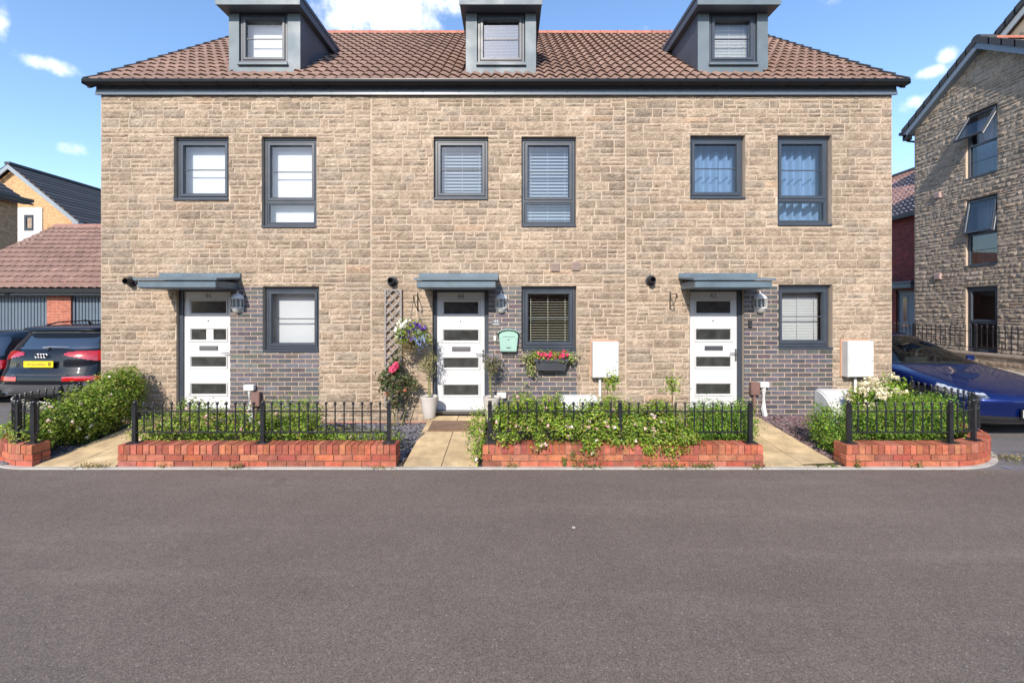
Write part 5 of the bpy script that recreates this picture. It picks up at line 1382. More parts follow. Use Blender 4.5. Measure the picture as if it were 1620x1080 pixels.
me = text_mesh('Q5', .085); me.transform(Matrix.Translation((.50, 4.555, .90)) @ Matrix.Rotation(math.pi, 4, 'Z') @ Matrix.Rotation(math.pi/2, 4, 'X')); suv.fin(me, 'badge_letters', 'chrome', root, 0)
m = MB(); m.tube([(.02,4.505,1.20),(-.1,4.485,1.215),(-.42,4.475,1.21)], [.016,.012,.007], 6); m.tube([(-.04,4.50,1.2),(-.04,4.45,1.2)], .02, 8); suv.at(m, 'wiper', 'steel', root)
m = MB(); m.tube([(0,3.6,1.6),(.0,3.66,1.66),(0,3.75,1.69)], [.022,.014,.006], 6); suv.at(m, 'aerial', 'black_plastic', root)
for sd in (-1, 1):
    m = MB(); m.tube([(sd*.60, 2.1, 1.60), (sd*.585, 2.3, 1.64), (sd*.56, 3.2, 1.65), (sd*.56, 3.7, 1.635), (sd*.57, 3.9, 1.59)], .014, 6); suv.at(m, 'roof_rail', 'black_plastic', root)
    m = MB()
    rows = [[(sd*.62+.085*math.cos(a)*k, yy, .40+.042*math.sin(a)*k) for a in [2*math.pi*q/20 for q in range(20)]] for yy, k in ((4.4,.95),(4.62,1),(4.625,.93),(4.5,.85))]
    m.grid(rows, closed=True); m.face([m.P(p) for p in rows[-1]]); suv.at(m, 'exhaust', 'chrome', root)
    m = MB(); m.bbox(sd*.95-.13 if sd > 0 else -1.08, 1.72, 1.1, sd*.95+.13 if sd > 0 else -.82, 1.86, 1.24, .04); suv.at(m, 'door_mirror', 'paint_black', root)
m = MB()
tl = [(.80, 1.15, 4.475), (.83, .98, 4.50), (.80, .80, 4.53), (.72, .71, 4.585), (.5, .70, 4.612), (0, .70, 4.624), (-.5, .70, 4.612), (-.72, .71, 4.585), (-.80, .80, 4.53), (-.83, .98, 4.50)]
m.tube([(-.86, 4.607, .735), (-.5, 4.617, .735), (0, 4.619, .735), (.5, 4.617, .735), (.86, 4.52, .735)][1:4], .006, 5); suv.at(m, 'bumper_seam', 'chrome', root)

half_n = 26+64+34+1
for j in (half_n-1-17, half_n-1+17): suv.seam('tailgate_seam', j, .62, 1.19, root)
for j in (half_n-1-46, half_n-1+46): suv.seam('door_seam', j, .5, 1.14, root)
# --- second dark car beyond it
EST = [(.2,.3,4.3,.78,.45,.3),(.32,.1,4.45,.86,.5,.3),(.5,.0,4.5,.885,.55,.28),(.65,.02,4.5,.89,.6,.26),(.78,.4,4.47,.885,.7,.26),(.88,.95,4.45,.87,.5,.26),(.95,1.25,4.42,.84,.42,.26),(1.1,1.6,4.3,.77,.4,.3),(1.3,2.05,4.1,.68,.4,.32),(1.42,2.5,3.85,.56,.45,.4)]
dk = Car(EST, 1.455, Matrix.Translation((-10.75, 8.75+4.5, .0)) @ Matrix.Rotation(math.pi, 4, 'Z'), ns=44)
root = thing('dark_car', 'dark hatchback at the left edge, partly behind the SUV', 'car', (-10.75, 11, 0))
me = dk.mesh([(x0, x1, y, .31) for y in (.85, 3.5) for x0, x1 in ((.6, 1.2), (-1.2, -.6))], .34); dk.fin(me, 'body', 'paint_black', root, 28)
for y in (.85, 3.5):
    for sd in (-1, 1): wheel(dk, root, sd*.76, y, .31, .31, sd)
for sd in (-1, 1):
    dk.patch('side_window', lambda x,y,z,n: .95 < z < 1.33 and n[0]*sd > .7 and 1.75+(z-.95)*1.0 < y < 4.0-(z-.95)*.7, .004, 'car_glass', root)
    m = MB(); m.tube([(sd*.845, 3.05, .96), (sd*.70, 3.0, 1.33)], .012, 5); dk.at(m, 'window_trim', 'chrome', root)
    dk.patch('tail_light', lambda x,y,z,n: .72 < z < .9 and y > 4.15 and x*sd > .5, .006, 'lamp_red', root)
dk.patch('rear_window', lambda x,y,z,n: .98 < z < 1.34 and y > 3.9 and n[1] > .4, .004, 'car_glass', root)

# --- blue saloon nose-out on the right drive
SED = [(.17,.30,4.45,.78,.5,.4),(.24,.10,4.6,.88,.55,.45),(.30,.05,4.64,.905,.58,.45),(.42,.03,4.68,.918,.62,.45),(.55,.0,4.70,.925,.66,.5),(.63,.05,4.70,.927,.74,.5),(.69,.18,4.69,.926,.82,.5),(.74,.36,4.69,.925,.85,.5),(.79,.60,4.685,.92,.8,.5),(.84,.92,4.68,.91,.62,.5),(.885,1.25,4.67,.895,.5,.5),(.92,1.45,4.65,.87,.42,.5),(.97,1.58,4.58,.83,.4,.55),(1.08,1.83,4.3,.76,.42,.65),(1.20,2.10,4.0,.70,.44,.7),(1.31,2.40,3.7,.635,.45,.7),(1.38,2.65,3.45,.56,.45,.6),(1.42,2.9,3.25,.44,.32,.35)]
sed = Car(SED, 1.437, Matrix.Translation((7.60, 6.50, .0)), nf=34, e=2.9)
root = thing('saloon_car', 'glossy blue saloon parked nose-out on the right drive', 'car', (7.6, 8.8, 0))
for y in (.88, 3.75):
    for sd in (-1, 1): wheel(sed, root, sd*.80, y, .335, .335, sd)
def wsc(x, y, z, n): return .93 < z < 1.372 and y < 3.0 and n[1] < -.2 and abs(x) < .80-(z-.93)*.36
def sw(sd): return lambda x,y,z,n: .965 < z < 1.335 and n[0]*sd > .72 and 1.85+(z-.96)*1.6 < y < 4.15-(z-.96)*2.0
def rw(x, y, z, n): return 1.0 < z < 1.36 and y > 3.3 and n[1] > .2 and abs(x) < .74-(z-1.0)*.4
me = sed.mesh([(x0, x1, y, .335) for y in (.88, 3.75) for x0, x1 in ((.6, 1.2), (-1.2, -.6))], .365)
bm = bmesh.new(); bm.from_mesh(me)
dead = []
for f in bm.faces:
    c = f.calc_center_median(); n_ = f.normal
    if wsc(c.x, c.y, c.z, n_) or sw(1)(c.x, c.y, c.z, n_) or sw(-1)(c.x, c.y, c.z, n_) or rw(c.x, c.y, c.z, n_): dead.append(f)
bmesh.ops.delete(bm, geom=dead, context='FACES'); bm.to_mesh(me); bm.free()
sed.fin(me, 'body', 'paint_blue', root, 28)
for j in (17, 2*(34+64+26)-17): sed.seam('bonnet_seam', j, .655, .93, root)
for q in (34+12, 34+38):
    for j in (q, 2*(34+64+26)-q): sed.seam('door_seam', j, .3, .93, root)
sed.patch('windscreen', wsc, .004, 'car_window', root); sed.patch('rear_window', rw, .004, 'car_window', root)
# cabin
m = MB(); m.bbox(-.72, 1.62, .60, .72, 2.02, .93, .05); m.box(-.76, 1.6, .45, .76, 4.3, .55); m.bbox(-.2, 1.98, .80, .2, 2.03, 1.0, .015); sed.at(m, 'dashboard', 'cabin', root)
for sd in (-1, 1):
    m = MB(); m.bbox(sd*.37-.25, 2.45, .55, sd*.37+.25, 2.95, .72, .06)
    for (z0, z1, w_, y_) in ((.70,1.12,.235,2.95),(1.14,1.33,.13,3.08)):
        q = [(sd*.37-w_, y_, z0), (sd*.37+w_, y_, z0), (sd*.37+w_*.85, y_+(z1-z0)*.35, z1), (sd*.37-w_*.85, y_+(z1-z0)*.35, z1)]; k = [(p[0], p[1]+.12, p[2]) for p in q]; i = [m.P(p) for p in q+k]
        for f in ((0,1,2,3),(7,6,5,4),(0,4,5,1),(1,5,6,2),(2,6,7,3),(3,7,4,0)): m.face([i[u] for u in f])
    sed.at(m, 'seat', 'cabin', root)
m = MB(); m.tube([(.37+.18*math.cos(a), 2.2+.05*math.sin(a), .98+.17*math.sin(a)) for a in [2*math.pi*q/20 for q in range(21)]], .014, 6, cap=False); sed.at(m, 'steering_wheel', 'cabin', root)
m = MB(); m.bbox(-.7, 3.7, .55, .7, 3.85, 1.1, .06); sed.at(m, 'rear_seat', 'cabin', root)
m = MB(); m.bbox(-.11, 2.36, 1.24, .11, 2.39, 1.30, .01); sed.at(m, 'rear_view_mirror', 'cabin', root)
sed.patch('roof_glass', lambda x,y,z,n: z > 1.385 and abs(x) < .52, .003, 'car_glass', root)
for sd in (-1, 1):
    sed.patch('side_window', sw(sd), .004, 'car_window', root)
    def hl(x, y, z, n):
        a = x*sd
        if a < .62 or y > .66: return False
        return .585+max(0,y-.3)*.16 < z < .655+max(0, y-.25)*.185
    def hs_(x, y, z, n): return hl(x, y, z, n) and z > .625+max(0, y-.25)*.17
    hd_ = sed.patch('headlight', lambda x,y,z,n: hl(x,y,z,n) and not hs_(x,y,z,n), .005, 'lamp_lens', root)
    sed.patch('lamp_strip', hs_, .005, 'lamp_clear', hd_)
    m = MB(); m.bbox(.93 if sd > 0 else -1.06, 1.93, .93, 1.06 if sd > 0 else -.93, 2.03, 1.04, .03); m.tube([(sd*.84, 2.0, .95), (sd*.96, 1.98, .97)], .02, 6); sed.at(m, 'door_mirror', 'paint_blue', root)
sed.patch('lower_grille', lambda x,y,z,n: .255 < z < .335 and y < .45 and abs(x) < .72, .004, 'black_plastic', root)
sed.patch('splitter', lambda x,y,z,n: z < .21 and y < .9, .004, 'black_plastic', root)
m = MB(); m.bbox(-.26, -.012, .335, .26, .012, .446, .003); pl = sed.at(m, 'number_plate', 'plate_white', root, 0)
m = MB(); m.box(-.256, -.0145, .339, -.212, -.0122, .442); sed.at(m, 'green_band', 'plate_green', pl, 0)
m = MB(); m.bbox(-.275, -.006, .325, .275, .016, .456, .003); sed.at(m, 'plate_holder', 'black_plastic', pl, 0)
me = text_mesh('X', .11); me.transform(Matrix.Translation((-.15, -.0145, .392)) @ Matrix.Rotation(math.pi/2, 4, 'X')); sed.fin(me, 'plate_letter', 'ink', pl, 0)
m = MB(); m.tube([(-.035,.118,.672),(0,.108,.667),(.035,.118,.672)], .006, 5); m.tube([(0,.108,.668),(0,.072,.635)], [.007,.004], 5); sed.at(m, 'bonnet_badge', 'chrome', root)
for sd in (-1, 1):
    m = MB(); m.tube([(sd*.70, 1.62, .935), (sd*.3, 1.52, .952), (sd*.02-.05, 1.5, .955)], [.012,.009,.006], 5); sed.at(m, 'wiper', 'black_plastic', root)

# ------------------------------------------------------------------ unseen houses added across the road for the windows and paintwork to mirror
YO = -17.0
op = thing('facing_terrace', 'plain red brick terrace with brown roof facing across the road behind the viewer', 'house', (0, YO, 0))
T = lambda u, d, z: (-u, YO-d, z)
ow = [(a, a+.95, c, c+1.25) for k in range(9) for a in (-20.5+k*4.6, -18.6+k*4.6) for c in (.9, 3.5)]
m = MB(T); sheet(m, -23, 23, -.02, 5.3, ow); [reveals(m, h, 0, .12) for h in ow]; m.build('brick_wall', M['brick_garage'], op)
for h in ow:
    m = MB(T); mitre(m, *h, .09, .06, .08); m.quad((h[0]+.08,.085,h[2]+.08),(h[1]-.08,.085,h[2]+.08),(h[1]-.08,.085,h[3]-.08),(h[0]+.08,.085,h[3]-.08)); m.build('window', M['glass_dark'], op)
m = MB(); m.quad((-23.3, YO+.3, 5.2), (23.3, YO+.3, 5.2), (23.3, YO-4.2, 8.3), (-23.3, YO-4.2, 8.3), 0, (.22,.145,.12)); m.quad((-23.3, YO-4.2, 8.3), (23.3, YO-4.2, 8.3), (23.3, YO-8.7, 5.2), (-23.3, YO-8.7, 5.2), 0, (.22,.145,.12))
for xx in (-23, 23): m.face([m.P(p) for p in ((xx, YO, 0), (xx, YO, 5.3), (xx, YO-4.2, 8.2), (xx, YO-8.4, 5.3), (xx, YO-8.4, 0))], 0, (.3,.12,.08))
m.build('roof', M['tile'], op)

m = None
rg_ = thing('rear_garage', 'red brick garage behind the terrace, seen only mirrored in the right building', 'garage', (-1.5, 24, 0))
m = MB(); m.box(-8, 21, -.02, 5, 27, 2.6, skip='bt'); m.build('brick_wall', M['brick_garage'], rg_)
m = MB(); m.quad((-8.2, 20.8, 2.5), (5.2, 20.8, 2.5), (5.2, 24, 4.9), (-8.2, 24, 4.9), 0, (.24,.13,.1)); m.quad((-8.2, 24, 4.9), (5.2, 24, 4.9), (5.2, 27.2, 2.5), (-8.2, 27.2, 2.5), 0, (.24,.13,.1))
for xx in (-8, 5): m.face([m.P(p) for p in ((xx, 21, 2.6), (xx, 27, 2.6), (xx, 24, 4.8))], 0, (.35,.13,.08))
m.build('roof', M['tile'], rg_)

# ------------------------------------------------------------------ garage block on the left
def T0(u, d, z): return (u, d, z)
YG = 12.0
gr = thing('garage_block', 'red brick garage block with brown tiled roof and grey ribbed doors', 'garage', (-11.5, YG, 0))
doors = [(-17.2,-14.75), (X(-68,YG)-.02, X(74,YG)), (X(112,YG), X(112,YG)+2.35)]
ztop = Z(466.5, YG); T = TF(YG); holes = [(a, b_, -.02, ztop) for a, b_ in doors]
m = MB(T); sheet(m, -18.0, -7.6, -.02, 2.62, holes); [reveals(m, h, 0, .14) for h in holes]; m.build('brick_wall', M['brick_garage'], gr)
m = MB(T); m.quad((-7.6,0,-.02),(-7.6,6,-.02),(-7.6,6,2.62),(-7.6,0,2.62)); m.quad((-18,0,-.02),(-18,0,2.6),(-18,6,2.6),(-18,6,-.02)); m.build('side_wall', M['brick_brown'], gr)
for a, b_ in doors:
    m = MB(T); n = int((b_-a-.12)/.085); w_ = (b_-a-.12)/n
    m.box(a+.002, .05, 0, a+.055, .12, ztop-.002); m.box(b_-.055, .05, 0, b_-.002, .12, ztop-.002); m.box(a+.056, .05, ztop-.06, b_-.056, .12, ztop-.002)
    d_ = m.build('garage_door', M['garage_door'], gr)
    m = MB(T)
    for k in range(n): m.bbox(a+.06+k*w_+.008, .075, .02, a+.06+(k+1)*w_-.008, .10, ztop-.062, .008)
    m.quad((a+.05,.098,.0),(b_-.05,.098,.0),(b_-.05,.098,ztop-.06),(a+.05,.098,ztop-.06)); m.build('door_panel', M['garage_door'], d_)
gy, gz = YG-.25, Z(456.5, YG-.25)
gry = 15.3; grz = Z(357.5, gry); gp = math.atan2(grz-gz, gry-gy)
def TG(u, s, h): return (u, gy+s*math.cos(gp)-h*math.sin(gp), gz+s*math.sin(gp)+h*math.cos(gp))
xg0 = X(88, gry)
m = MB(); tiles(m, xg0, -7.45, TG, (gry-gy)/math.cos(gp), .3, .2, .02, cols=((.262,.168,.136),(.25,.16,.13),(.275,.176,.142)), spw=6)
m.quad((xg0, gry, grz-.01), (-7.45, gry, grz-.01), (-7.45, 18.6, gz), (xg0, 18.6, gz), 0, (.25,.15,.13)); rf = m.build('roof', M['tile'], gr)
m = MB(); n = 16
for k in range(n):
    a, b_ = xg0+(-7.45-xg0)*k/n, xg0+(-7.45-xg0)*(k+1)/n-.008; m.grid([[(xx, gry-.12*math.cos(t), grz-.05+.12*math.sin(t)) for t in [math.pi*q/6 for q in range(7)]] for xx in (a, b_)])
m.build('ridge', mat('garage_ridge', (.28,.15,.12), .8), rf)
m = MB(); m.face([m.P(p) for p in ((xg0+.15, YG, 2.5), (xg0+.15, gry, grz-.05), (xg0+.15, 18.4, 2.5))]); m.build('gable', M['brick_brown'], gr)
m = MB(); m.box(xg0, gy-.06, gz-.10, -7.45, gy+.06, gz+.0); m.build('gutter', M['gutter'], gr)
m = MB(); m.box(xg0, gy+.07, gz-.17, -7.45, YG-.002, gz-.03); m.build('fascia', M['fascia'], gr)
x, z = X(10, YG-.2), Z(462.5, YG-.2); t = thing('floodlight', 'small black floodlight above the left garage door', 'light', (x, YG-.1, z))
m = MB(); m.bbox(x-.14, YG-.25, z-.02, x+.14, YG-.06, z+.05, .01); m.tube([(x, YG-.1, z), (x, YG, z)], .02, 6); m.build('housing', M['black_plastic'], t)
m = MB(); m.bbox(x-.06, YG-.2, z-.07, x+.06, YG-.08, z-.022, .01); m.build('sensor', M['black_plastic'], t)

# yellow brick house behind, gable towards us
YY = 24.0; hx0 = X(22, YY); ax, az_ = hx0, Z(262, YY); ex, ez = X(132, YY), Z(352, YY); sl_ = (az_-ez)/(ex-ax)
yh = thing('yellow_brick_house', 'yellow brick house with a gable, black tiled roof and a pale rendered panel', 'house', (ax, YY+6, 0))
hw = X(125, YY)-ax
m = MB(); m.face([m.P(p) for p in ((ax-hw, YY, 0), (ax+hw, YY, 0), (ax+hw, YY, az_-sl_*hw-.12), (ax, YY, az_-.12), (ax-hw, YY, az_-sl_*hw-.12))]); m.build('gable_wall', M['brick_yellow'], yh)
m = MB(); m.quad((ax+hw, YY, 0), (ax+hw, YY+14, 0), (ax+hw, YY+14, az_-sl_*hw), (ax+hw, YY, az_-sl_*hw)); m.quad((ax-hw, YY, 0), (ax-hw, YY, az_-sl_*hw), (ax-hw, YY+14, az_-sl_*hw), (ax-hw, YY+14, 0)); m.quad((ax-hw, YY+14, 0),(ax-hw, YY+14, 7),(ax+hw, YY+14, 7),(ax+hw, YY+14, 0)); m.build('side_wall', M['brick_brown'], yh)
blk_cols = ((.045,.048,.055),(.055,.057,.064),(.038,.04,.047))
def slab_roof(parent, axx, azz, y0, y1, run, slope, nm='roof', gauge=.33):
    m = MB(); a_ = math.atan(slope); L = run/math.cos(a_)
    def TA(sg): return lambda u, s, h: (axx+sg*(run-s*math.cos(a_))+sg*h*math.sin(a_), u, azz-slope*run+s*math.sin(a_)+h*math.cos(a_))
    for sg in (1, -1):
        rows = int(L/gauge)
        for k in range(rows+1):
            s0, s1 = k*gauge, min(L, (k+1)*gauge+.02)
            if s1 <= s0: continue
            c = blk_cols[k % 3]; Tq = TA(sg)
            q = [Tq(y0, s0, .05), Tq(y1, s0, .05), Tq(y1, s1, .02), Tq(y0, s1, .02)]; lo = [Tq(y0, s0, -.0), Tq(y1, s0, -.0)]
            i = [m.P(p) for p in q]; j = [m.P(p) for p in lo]
            m.face(i if sg > 0 else i[::-1], 0, c); m.face([j[0], j[1], i[1], i[0]], 0, c)
    return m.build(nm, M['slate'], parent)
rf = slab_roof(yh, ax, az_, YY-.3, YY+14, ex-ax+.02, sl_)
m = MB()
for sg in (1, -1):
    p0, p1 = Vector((ax, YY-.31, az_-.02)), Vector((ax+sg*(ex-ax), YY-.31, ez-.02)); dn = Vector((0,0,-.24)); bk = Vector((0,.06,0))
    i = [m.P(v) for v in (p0, p1, p1+dn, p0+dn, p0+bk, p1+bk, p1+dn+bk, p0+dn+bk)]
    for q in ((0,1,2,3),(7,6,5,4),(3,2,6,7),(0,4,5,1),(1,5,6,2)): m.face([i[u] for u in q])
m.bbox(ex-.28, YY-.32, ez-.36, ex+.02, YY+.02, ez-.02, .01); m.build('bargeboard', mat('barge_grey', (.23,.27,.31), .5), rf)
m = MB(); m.box(ax-.14, YY-.34, az_-.02, ax+.14, YY+14, az_+.1); m.build('ridge', M['black_tile'], rf)
m = MB(); m.box(ex-.08, YY+.1, ez-.12, ex+.06, YY+14, ez-.0); m.build('gutter', M['gutter'], yh)
rp = (X(29,YY), X(68,YY), Z(415,YY), Z(329,YY)); wn = (X(39.5,YY), X(55,YY), Z(365,YY), Z(340,YY))
m = MB(TF(YY)); m.T = lambda u, d, z: (u, YY-.05+d, z); sheet(m, *rp, [wn]); reveals(m, wn, 0, .05); m.quad((rp[1],0,rp[2]),(rp[1],.05,rp[2]),(rp[1],.05,rp[3]),(rp[1],0,rp[3])); m.build('render_panel', M['render_white'], yh)
window(yh, TF(YY-.05), *wn, None, None, setback=.0, bar=False)

# nearer dark brick house at the far left edge: its eaves run away from us
nx = -19.3; ny0, ny1 = 8.0, -19.3*720/(28-CX); nez = Z(316, 18.0)
nh = thing('brown_brick_house', 'brown brick house with black tiled roof at the far left edge', 'house', (nx-3, 13, 0))
m = MB(); m.quad((nx, ny0, 0), (nx, ny1, 0), (nx, ny1, nez), (nx, ny0, nez)); m.build('side_wall', M['brick_brown'], nh)
m = MB(); m.face([m.P(p) for p in ((nx-6.8, ny1, 0), (nx-6.8, ny1, nez), (nx-3.4, ny1, nez+2.3), (nx, ny1, nez), (nx, ny1, 0))]); m.face([m.P(p) for p in ((nx-6.8, ny0, 0), (nx, ny0, 0), (nx, ny0, nez), (nx-3.4, ny0, nez+2.3), (nx-6.8, ny0, nez))]); m.build('gable_wall', M['brick_yellow'], nh)
slab_roof(nh, nx-3.4, nez+2.35, ny0-.2, ny1+.25, 3.4+.35, .68)
m = MB(); m.box(nx+.02, ny0-.2, nez-.17, nx+.33, ny1+.2, nez-.06); m.build('soffit', mat('soffit_grey', (.45,.45,.45), .6), nh)
m = MB(); m.box(nx+.30, ny0-.2, nez-.10, nx+.42, ny1+.22, nez+.02); m.build('gutter', M['gutter'], nh)

# ------------------------------------------------------------------ stone apartment wing on the right
XW = 13.3; sx0 = -14.92; apY, apZ, slp = 12.73, 9.45, .70
st = thing('stone_apartment_building', 'three storey stone gabled building on the right with an open top window', 'apartment building', (XW+4, 11.5, .4))
T = TXm(XW); nearY = 6.2
wins = []
for (pt, pb) in ((183.5, 285.5), (317.5, 422.5), (454, 556)):
    y1 = XW*F/(1528-CX); y2 = XW*F/(1578-CX); wins.append((-y1, -y2, Z(pb, y1), Z(pt, y1)))
m = MB(T)
roofz = lambda u: apZ-.12-slp*abs(u+apY)
eave_u = (-14.92, -10.5)
sheet(m, sx0, -nearY, .3, 7.75, wins); [reveals(m, h, 0, .17) for h in wins]
zz = 7.75; uu = (apZ-.12-zz)/slp
m.face([m.P(p) for p in ((sx0, 0, zz), (-apY+uu+.0, 0, zz), (-apY, 0, apZ-.12), (-apY-uu, 0, zz))])
m.quad((sx0,0,.3),(sx0,0,7.8),(sx0,10,7.8),(sx0,10,.3))
def inside(u, z, w_, h_): return z+h_/2 < roofz(u)+.0 and z+h_/2 < roofz(u-w_/2)+.04 and z+h_/2 < roofz(u+w_/2)+.04 or z < 7.0 and u > -10.6
stone_field(m, sx0, -nearY, .3, 9.4, wins, 404, rough=.03, cell=.06, clip=inside)
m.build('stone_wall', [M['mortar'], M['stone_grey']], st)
def awning(parent, T, a, b_, c, d, ang, name='open_sash'):
    """top-hung light swung outwards"""
    ca, sa = math.cos(ang), math.sin(ang)
    TT = lambda u, q, z: T(u, .05-(d-z)*sa+q*ca, d-(d-z)*ca-q*sa)
    m = MB(TT); frame_ring(m, a, b_, c, d, .055, -.03, -.01, .03); mitre(m, a, b_, c, d, .055, .03, .03)
    o = m.build(name, M['anthracite'], parent)
    m = MB(TT); mitre(m, a+.004, b_-.004, c+.004, d-.004, .05, .034, .034); m.box(a+.0, .036, c-.0, a+.04, .05, d-.02); m.box(b_-.04, .036, c, b_, .05, d-.02); m.build('sash_edge', M['trim_white'], o)
    m = MB(TT); m.quad((a+.05, .0, c+.05), (b_-.05, .0, c+.05), (b_-.05, .0, d-.05), (a+.05, .0, d-.05)); m.build('pane', M['glass'], o)
for k, wv in enumerate(wins):
    a, b_, c, d = wv
    if k == 2: window(st, T, a, b_, c, d, .78, None, glass='glass', setback=.06, bar=False); continue
    m = MB(T); frame_ring(m, a+.012, b_-.012, c+.03, d-.03, .05, .06, .075, .13); zm = c+(d-c)*(.50 if k == 0 else .47); m.box(a+.05, .065, zm-.03, b_-.05, .13, zm+.03)
    fo = m.build('window', M['anthracite'], st)
    m = MB(T); m.bbox(a, -.03, c-.004, b_, .12, c+.03, .005); m.build('sill', M['anthracite'], fo)
    m = MB(T); m.quad((a+.06,.10,c+.07),(b_-.06,.10,c+.07),(b_-.06,.10,zm-.02),(a+.06,.10,zm-.02)); m.build('pane', M['glass_blue'], fo)
    m = MB(T); zb_ = c+(zm-c)*.5; m.box(a+.06, .09, zb_-.008, b_-.06, .098, zb_+.008); m.build('glazing_bar', M['anthracite'], fo)
    m = MB(T); rows = [[(a+.03+(b_-a-.06)*i/50, .3+.03*math.sin(i*.85+.5*math.sin(i*.4)), z_) for i in range(51)] for z_ in (c+.03, d-.03)]; m.grid(rows); m.build('curtain', M['curtain'], fo, smooth=True)
    awning(fo, T, a+.04, b_-.04, zm+.03, d-.06, math.radians(31 if k == 0 else 9))
m = MB(T)
m.box(sx0+.05, .45, .3, -nearY, .5, 7.6); m.build('inner_wall', M['interior'], st)
# roof of the wing, running back from the gable; dark verge and pale bargeboard
m = MB(); run = 2.39; run2 = 2.9
def vq(pts, c=(.05,.05,.056)): m.face([m.P(p) for p in pts], 0, c)
xv = XW-.215
for sg, rn in ((1, run), (-1, run2)):
    vq([(xv, apY, apZ), (xv, apY+sg*rn, apZ-slp*rn), (XW+9, apY+sg*rn, apZ-slp*rn), (XW+9, apY, apZ)], (.2,.12,.1))
    vq([(xv, apY, apZ-.1), (XW+9, apY, apZ-.1), (XW+9, apY+sg*rn, apZ-slp*rn-.1), (xv, apY+sg*rn, apZ-slp*rn-.1)])
    n = 9
    for k in range(n):
        f0, f1 = k/n, (k+1)/n+.012
        q = [(xv-.03, apY+sg*rn*f, apZ-slp*rn*f) for f in (f0, min(1.01, f1))]; e = (.075, .10)
        pts = []
        for (x_, y_, z_), up in zip(q, e): pts += [(x_, y_, z_-.10), (x_, y_, z_+up), (x_+.16, y_, z_-.10), (x_+.16, y_, z_+up)]
        i = [m.P(p) for p in pts]
        for f in ((0,1,5,4),(2,6,7,3),(1,3,7,5),(0,4,6,2),(0,2,3,1),(4,5,7,6)): m.face([i[u] for u in f], 0, (.04,.043,.05))
rf = m.build('roof', M['slate'], st)
m = MB()
for sg, rn in ((1, run-.02), (-1, run2)):
    p0, p1 = Vector((xv+.0, apY, apZ-.10)), Vector((xv+.0, apY+sg*rn, apZ-slp*rn-.10)); dn = Vector((0,0,-.17)); bk = Vector((.035,0,0))
    i = [m.P(v) for v in (p0, p1, p1+dn, p0+dn, p0+bk, p1+bk, p1+dn+bk, p0+dn+bk)]
    for q in ((0,1,2,3),(7,6,5,4),(3,2,6,7),(1,5,6,2)): m.face([i[u] for u in q])
    s0 = Vector((xv+.035, apY, apZ-.25)); 
    i = [m.P(v) for v in (p0+dn+bk+Vector((0,0,.03)), p1+dn+bk+Vector((0,0,.03)), p1+dn+Vector((.22,0,.03)), p0+dn+Vector((.22,0,.03)))]; m.face(i)
m.build('bargeboard', mat('barge_blue', (.16,.2,.25), .45), rf)
m = MB(); m.grid([[(xx, apY-.14*math.cos(t), apZ-.03+.14*math.sin(t)) for t in [math.pi*q/8 for q in range(9)]] for xx in (xv-.02, xv+.42)]); m.face([m.P((xv-.021, apY-.14*math.cos(t), apZ-.03+.14*math.sin(t))) for t in [math.pi*q/8 for q in range(9)]]); m.build('ridge_end', M['black_tile'], rf)
m = MB(); m.grid([[(xx, apY-.125*math.cos(t), apZ-.04+.125*math.sin(t)) for t in [math.pi*q/8 for q in range(9)]] for xx in (xv+.425, XW+9)]); m.build('ridge', M['ridge_tile'], rf)
m = MB(); ye_ = apY+run; ze_ = apZ-slp*run
m.tube([(xv-.04, ye_+.06, ze_-.05), (XW+4, ye_+.06, ze_-.05)], .06, 8); m.tube([(XW-.06, ye_+.0, ze_-.12), (XW-.06, ye_-.0, ze_-.3), (XW+.1, ye_-.1, ze_-.36)], .035, 8); m.bbox(xv+.0, ye_-.14, ze_-.3, xv+.2, ye_+.02, ze_-.1, .01); m.build('gutter', M['gutter'], st)
for py, px in ((309, 1485), (437, 1485.5)):
    yv = XW*F/(px-CX); zv = Z(py, yv); m = MB(T); m.bbox(-yv-.10, -.07, zv-.09, -yv+.10, .0, zv+.09, .006)
    for k in range(4): m.box(-yv-.08, -.077, zv-.07+k*.037, -yv+.08, -.071, zv-.05+k*.037)
    m.build('air_vent', mat('vent_pink', (.42,.3,.27), .6), st)
# taller gable behind
x2 = 16.0; p_ = (15.04, 10.86); ap2 = (11.2, 10.86+.70*(15.04-11.2))
m = MB(TXm(x2+.25)); 
m.face([m.P(p) for p in ((-17.4, 0, .3), (-5.0, 0, .3), (-5.0, 0, ap2[1]-.25-.7*6.2), (-11.2, 0, ap2[1]-.25), (-17.4, 0, ap2[1]-.25-.7*6.2))], 0)
stone_field(m, -15.3, -12.6, 9.6, 13.0, [], 505, rough=.022, cell=.07, clip=lambda u, z, w_, h_: z+h_/2 < ap2[1]-.3-.7*abs(u-w_/2+11.2))
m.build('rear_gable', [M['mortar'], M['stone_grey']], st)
m = MB()
for sg in (1, -1):
    a, b_ = (x2, ap2[0], ap2[1]), (x2, ap2[0]+sg*6.3, ap2[1]-.7*6.3)
    m.quad(a, b_, (x2+9, b_[1], b_[2]), (x2+9, a[1], a[2]), 0, (.2,.12,.1))
    n = 22
    for k in range(n):
        q = [(x2-.03, a[1]+sg*6.3*f, a[2]-.7*6.3*f) for f in (k/n, (k+1)/n+.006)]; pts = []
        for (x_, y_, z_), up in zip(q, (.08, .11)): pts += [(x_, y_, z_-.12), (x_, y_, z_+up), (x_+.16, y_, z_-.12), (x_+.16, y_, z_+up)]
        i = [m.P(p) for p in pts]
        for f in ((0,1,5,4),(2,6,7,3),(1,3,7,5),(0,4,6,2),(0,2,3,1),(4,5,7,6)): m.face([i[u] for u in f], 0, (.04,.043,.05))
rf2 = m.build('rear_roof', M['slate'], st)
m = MB()
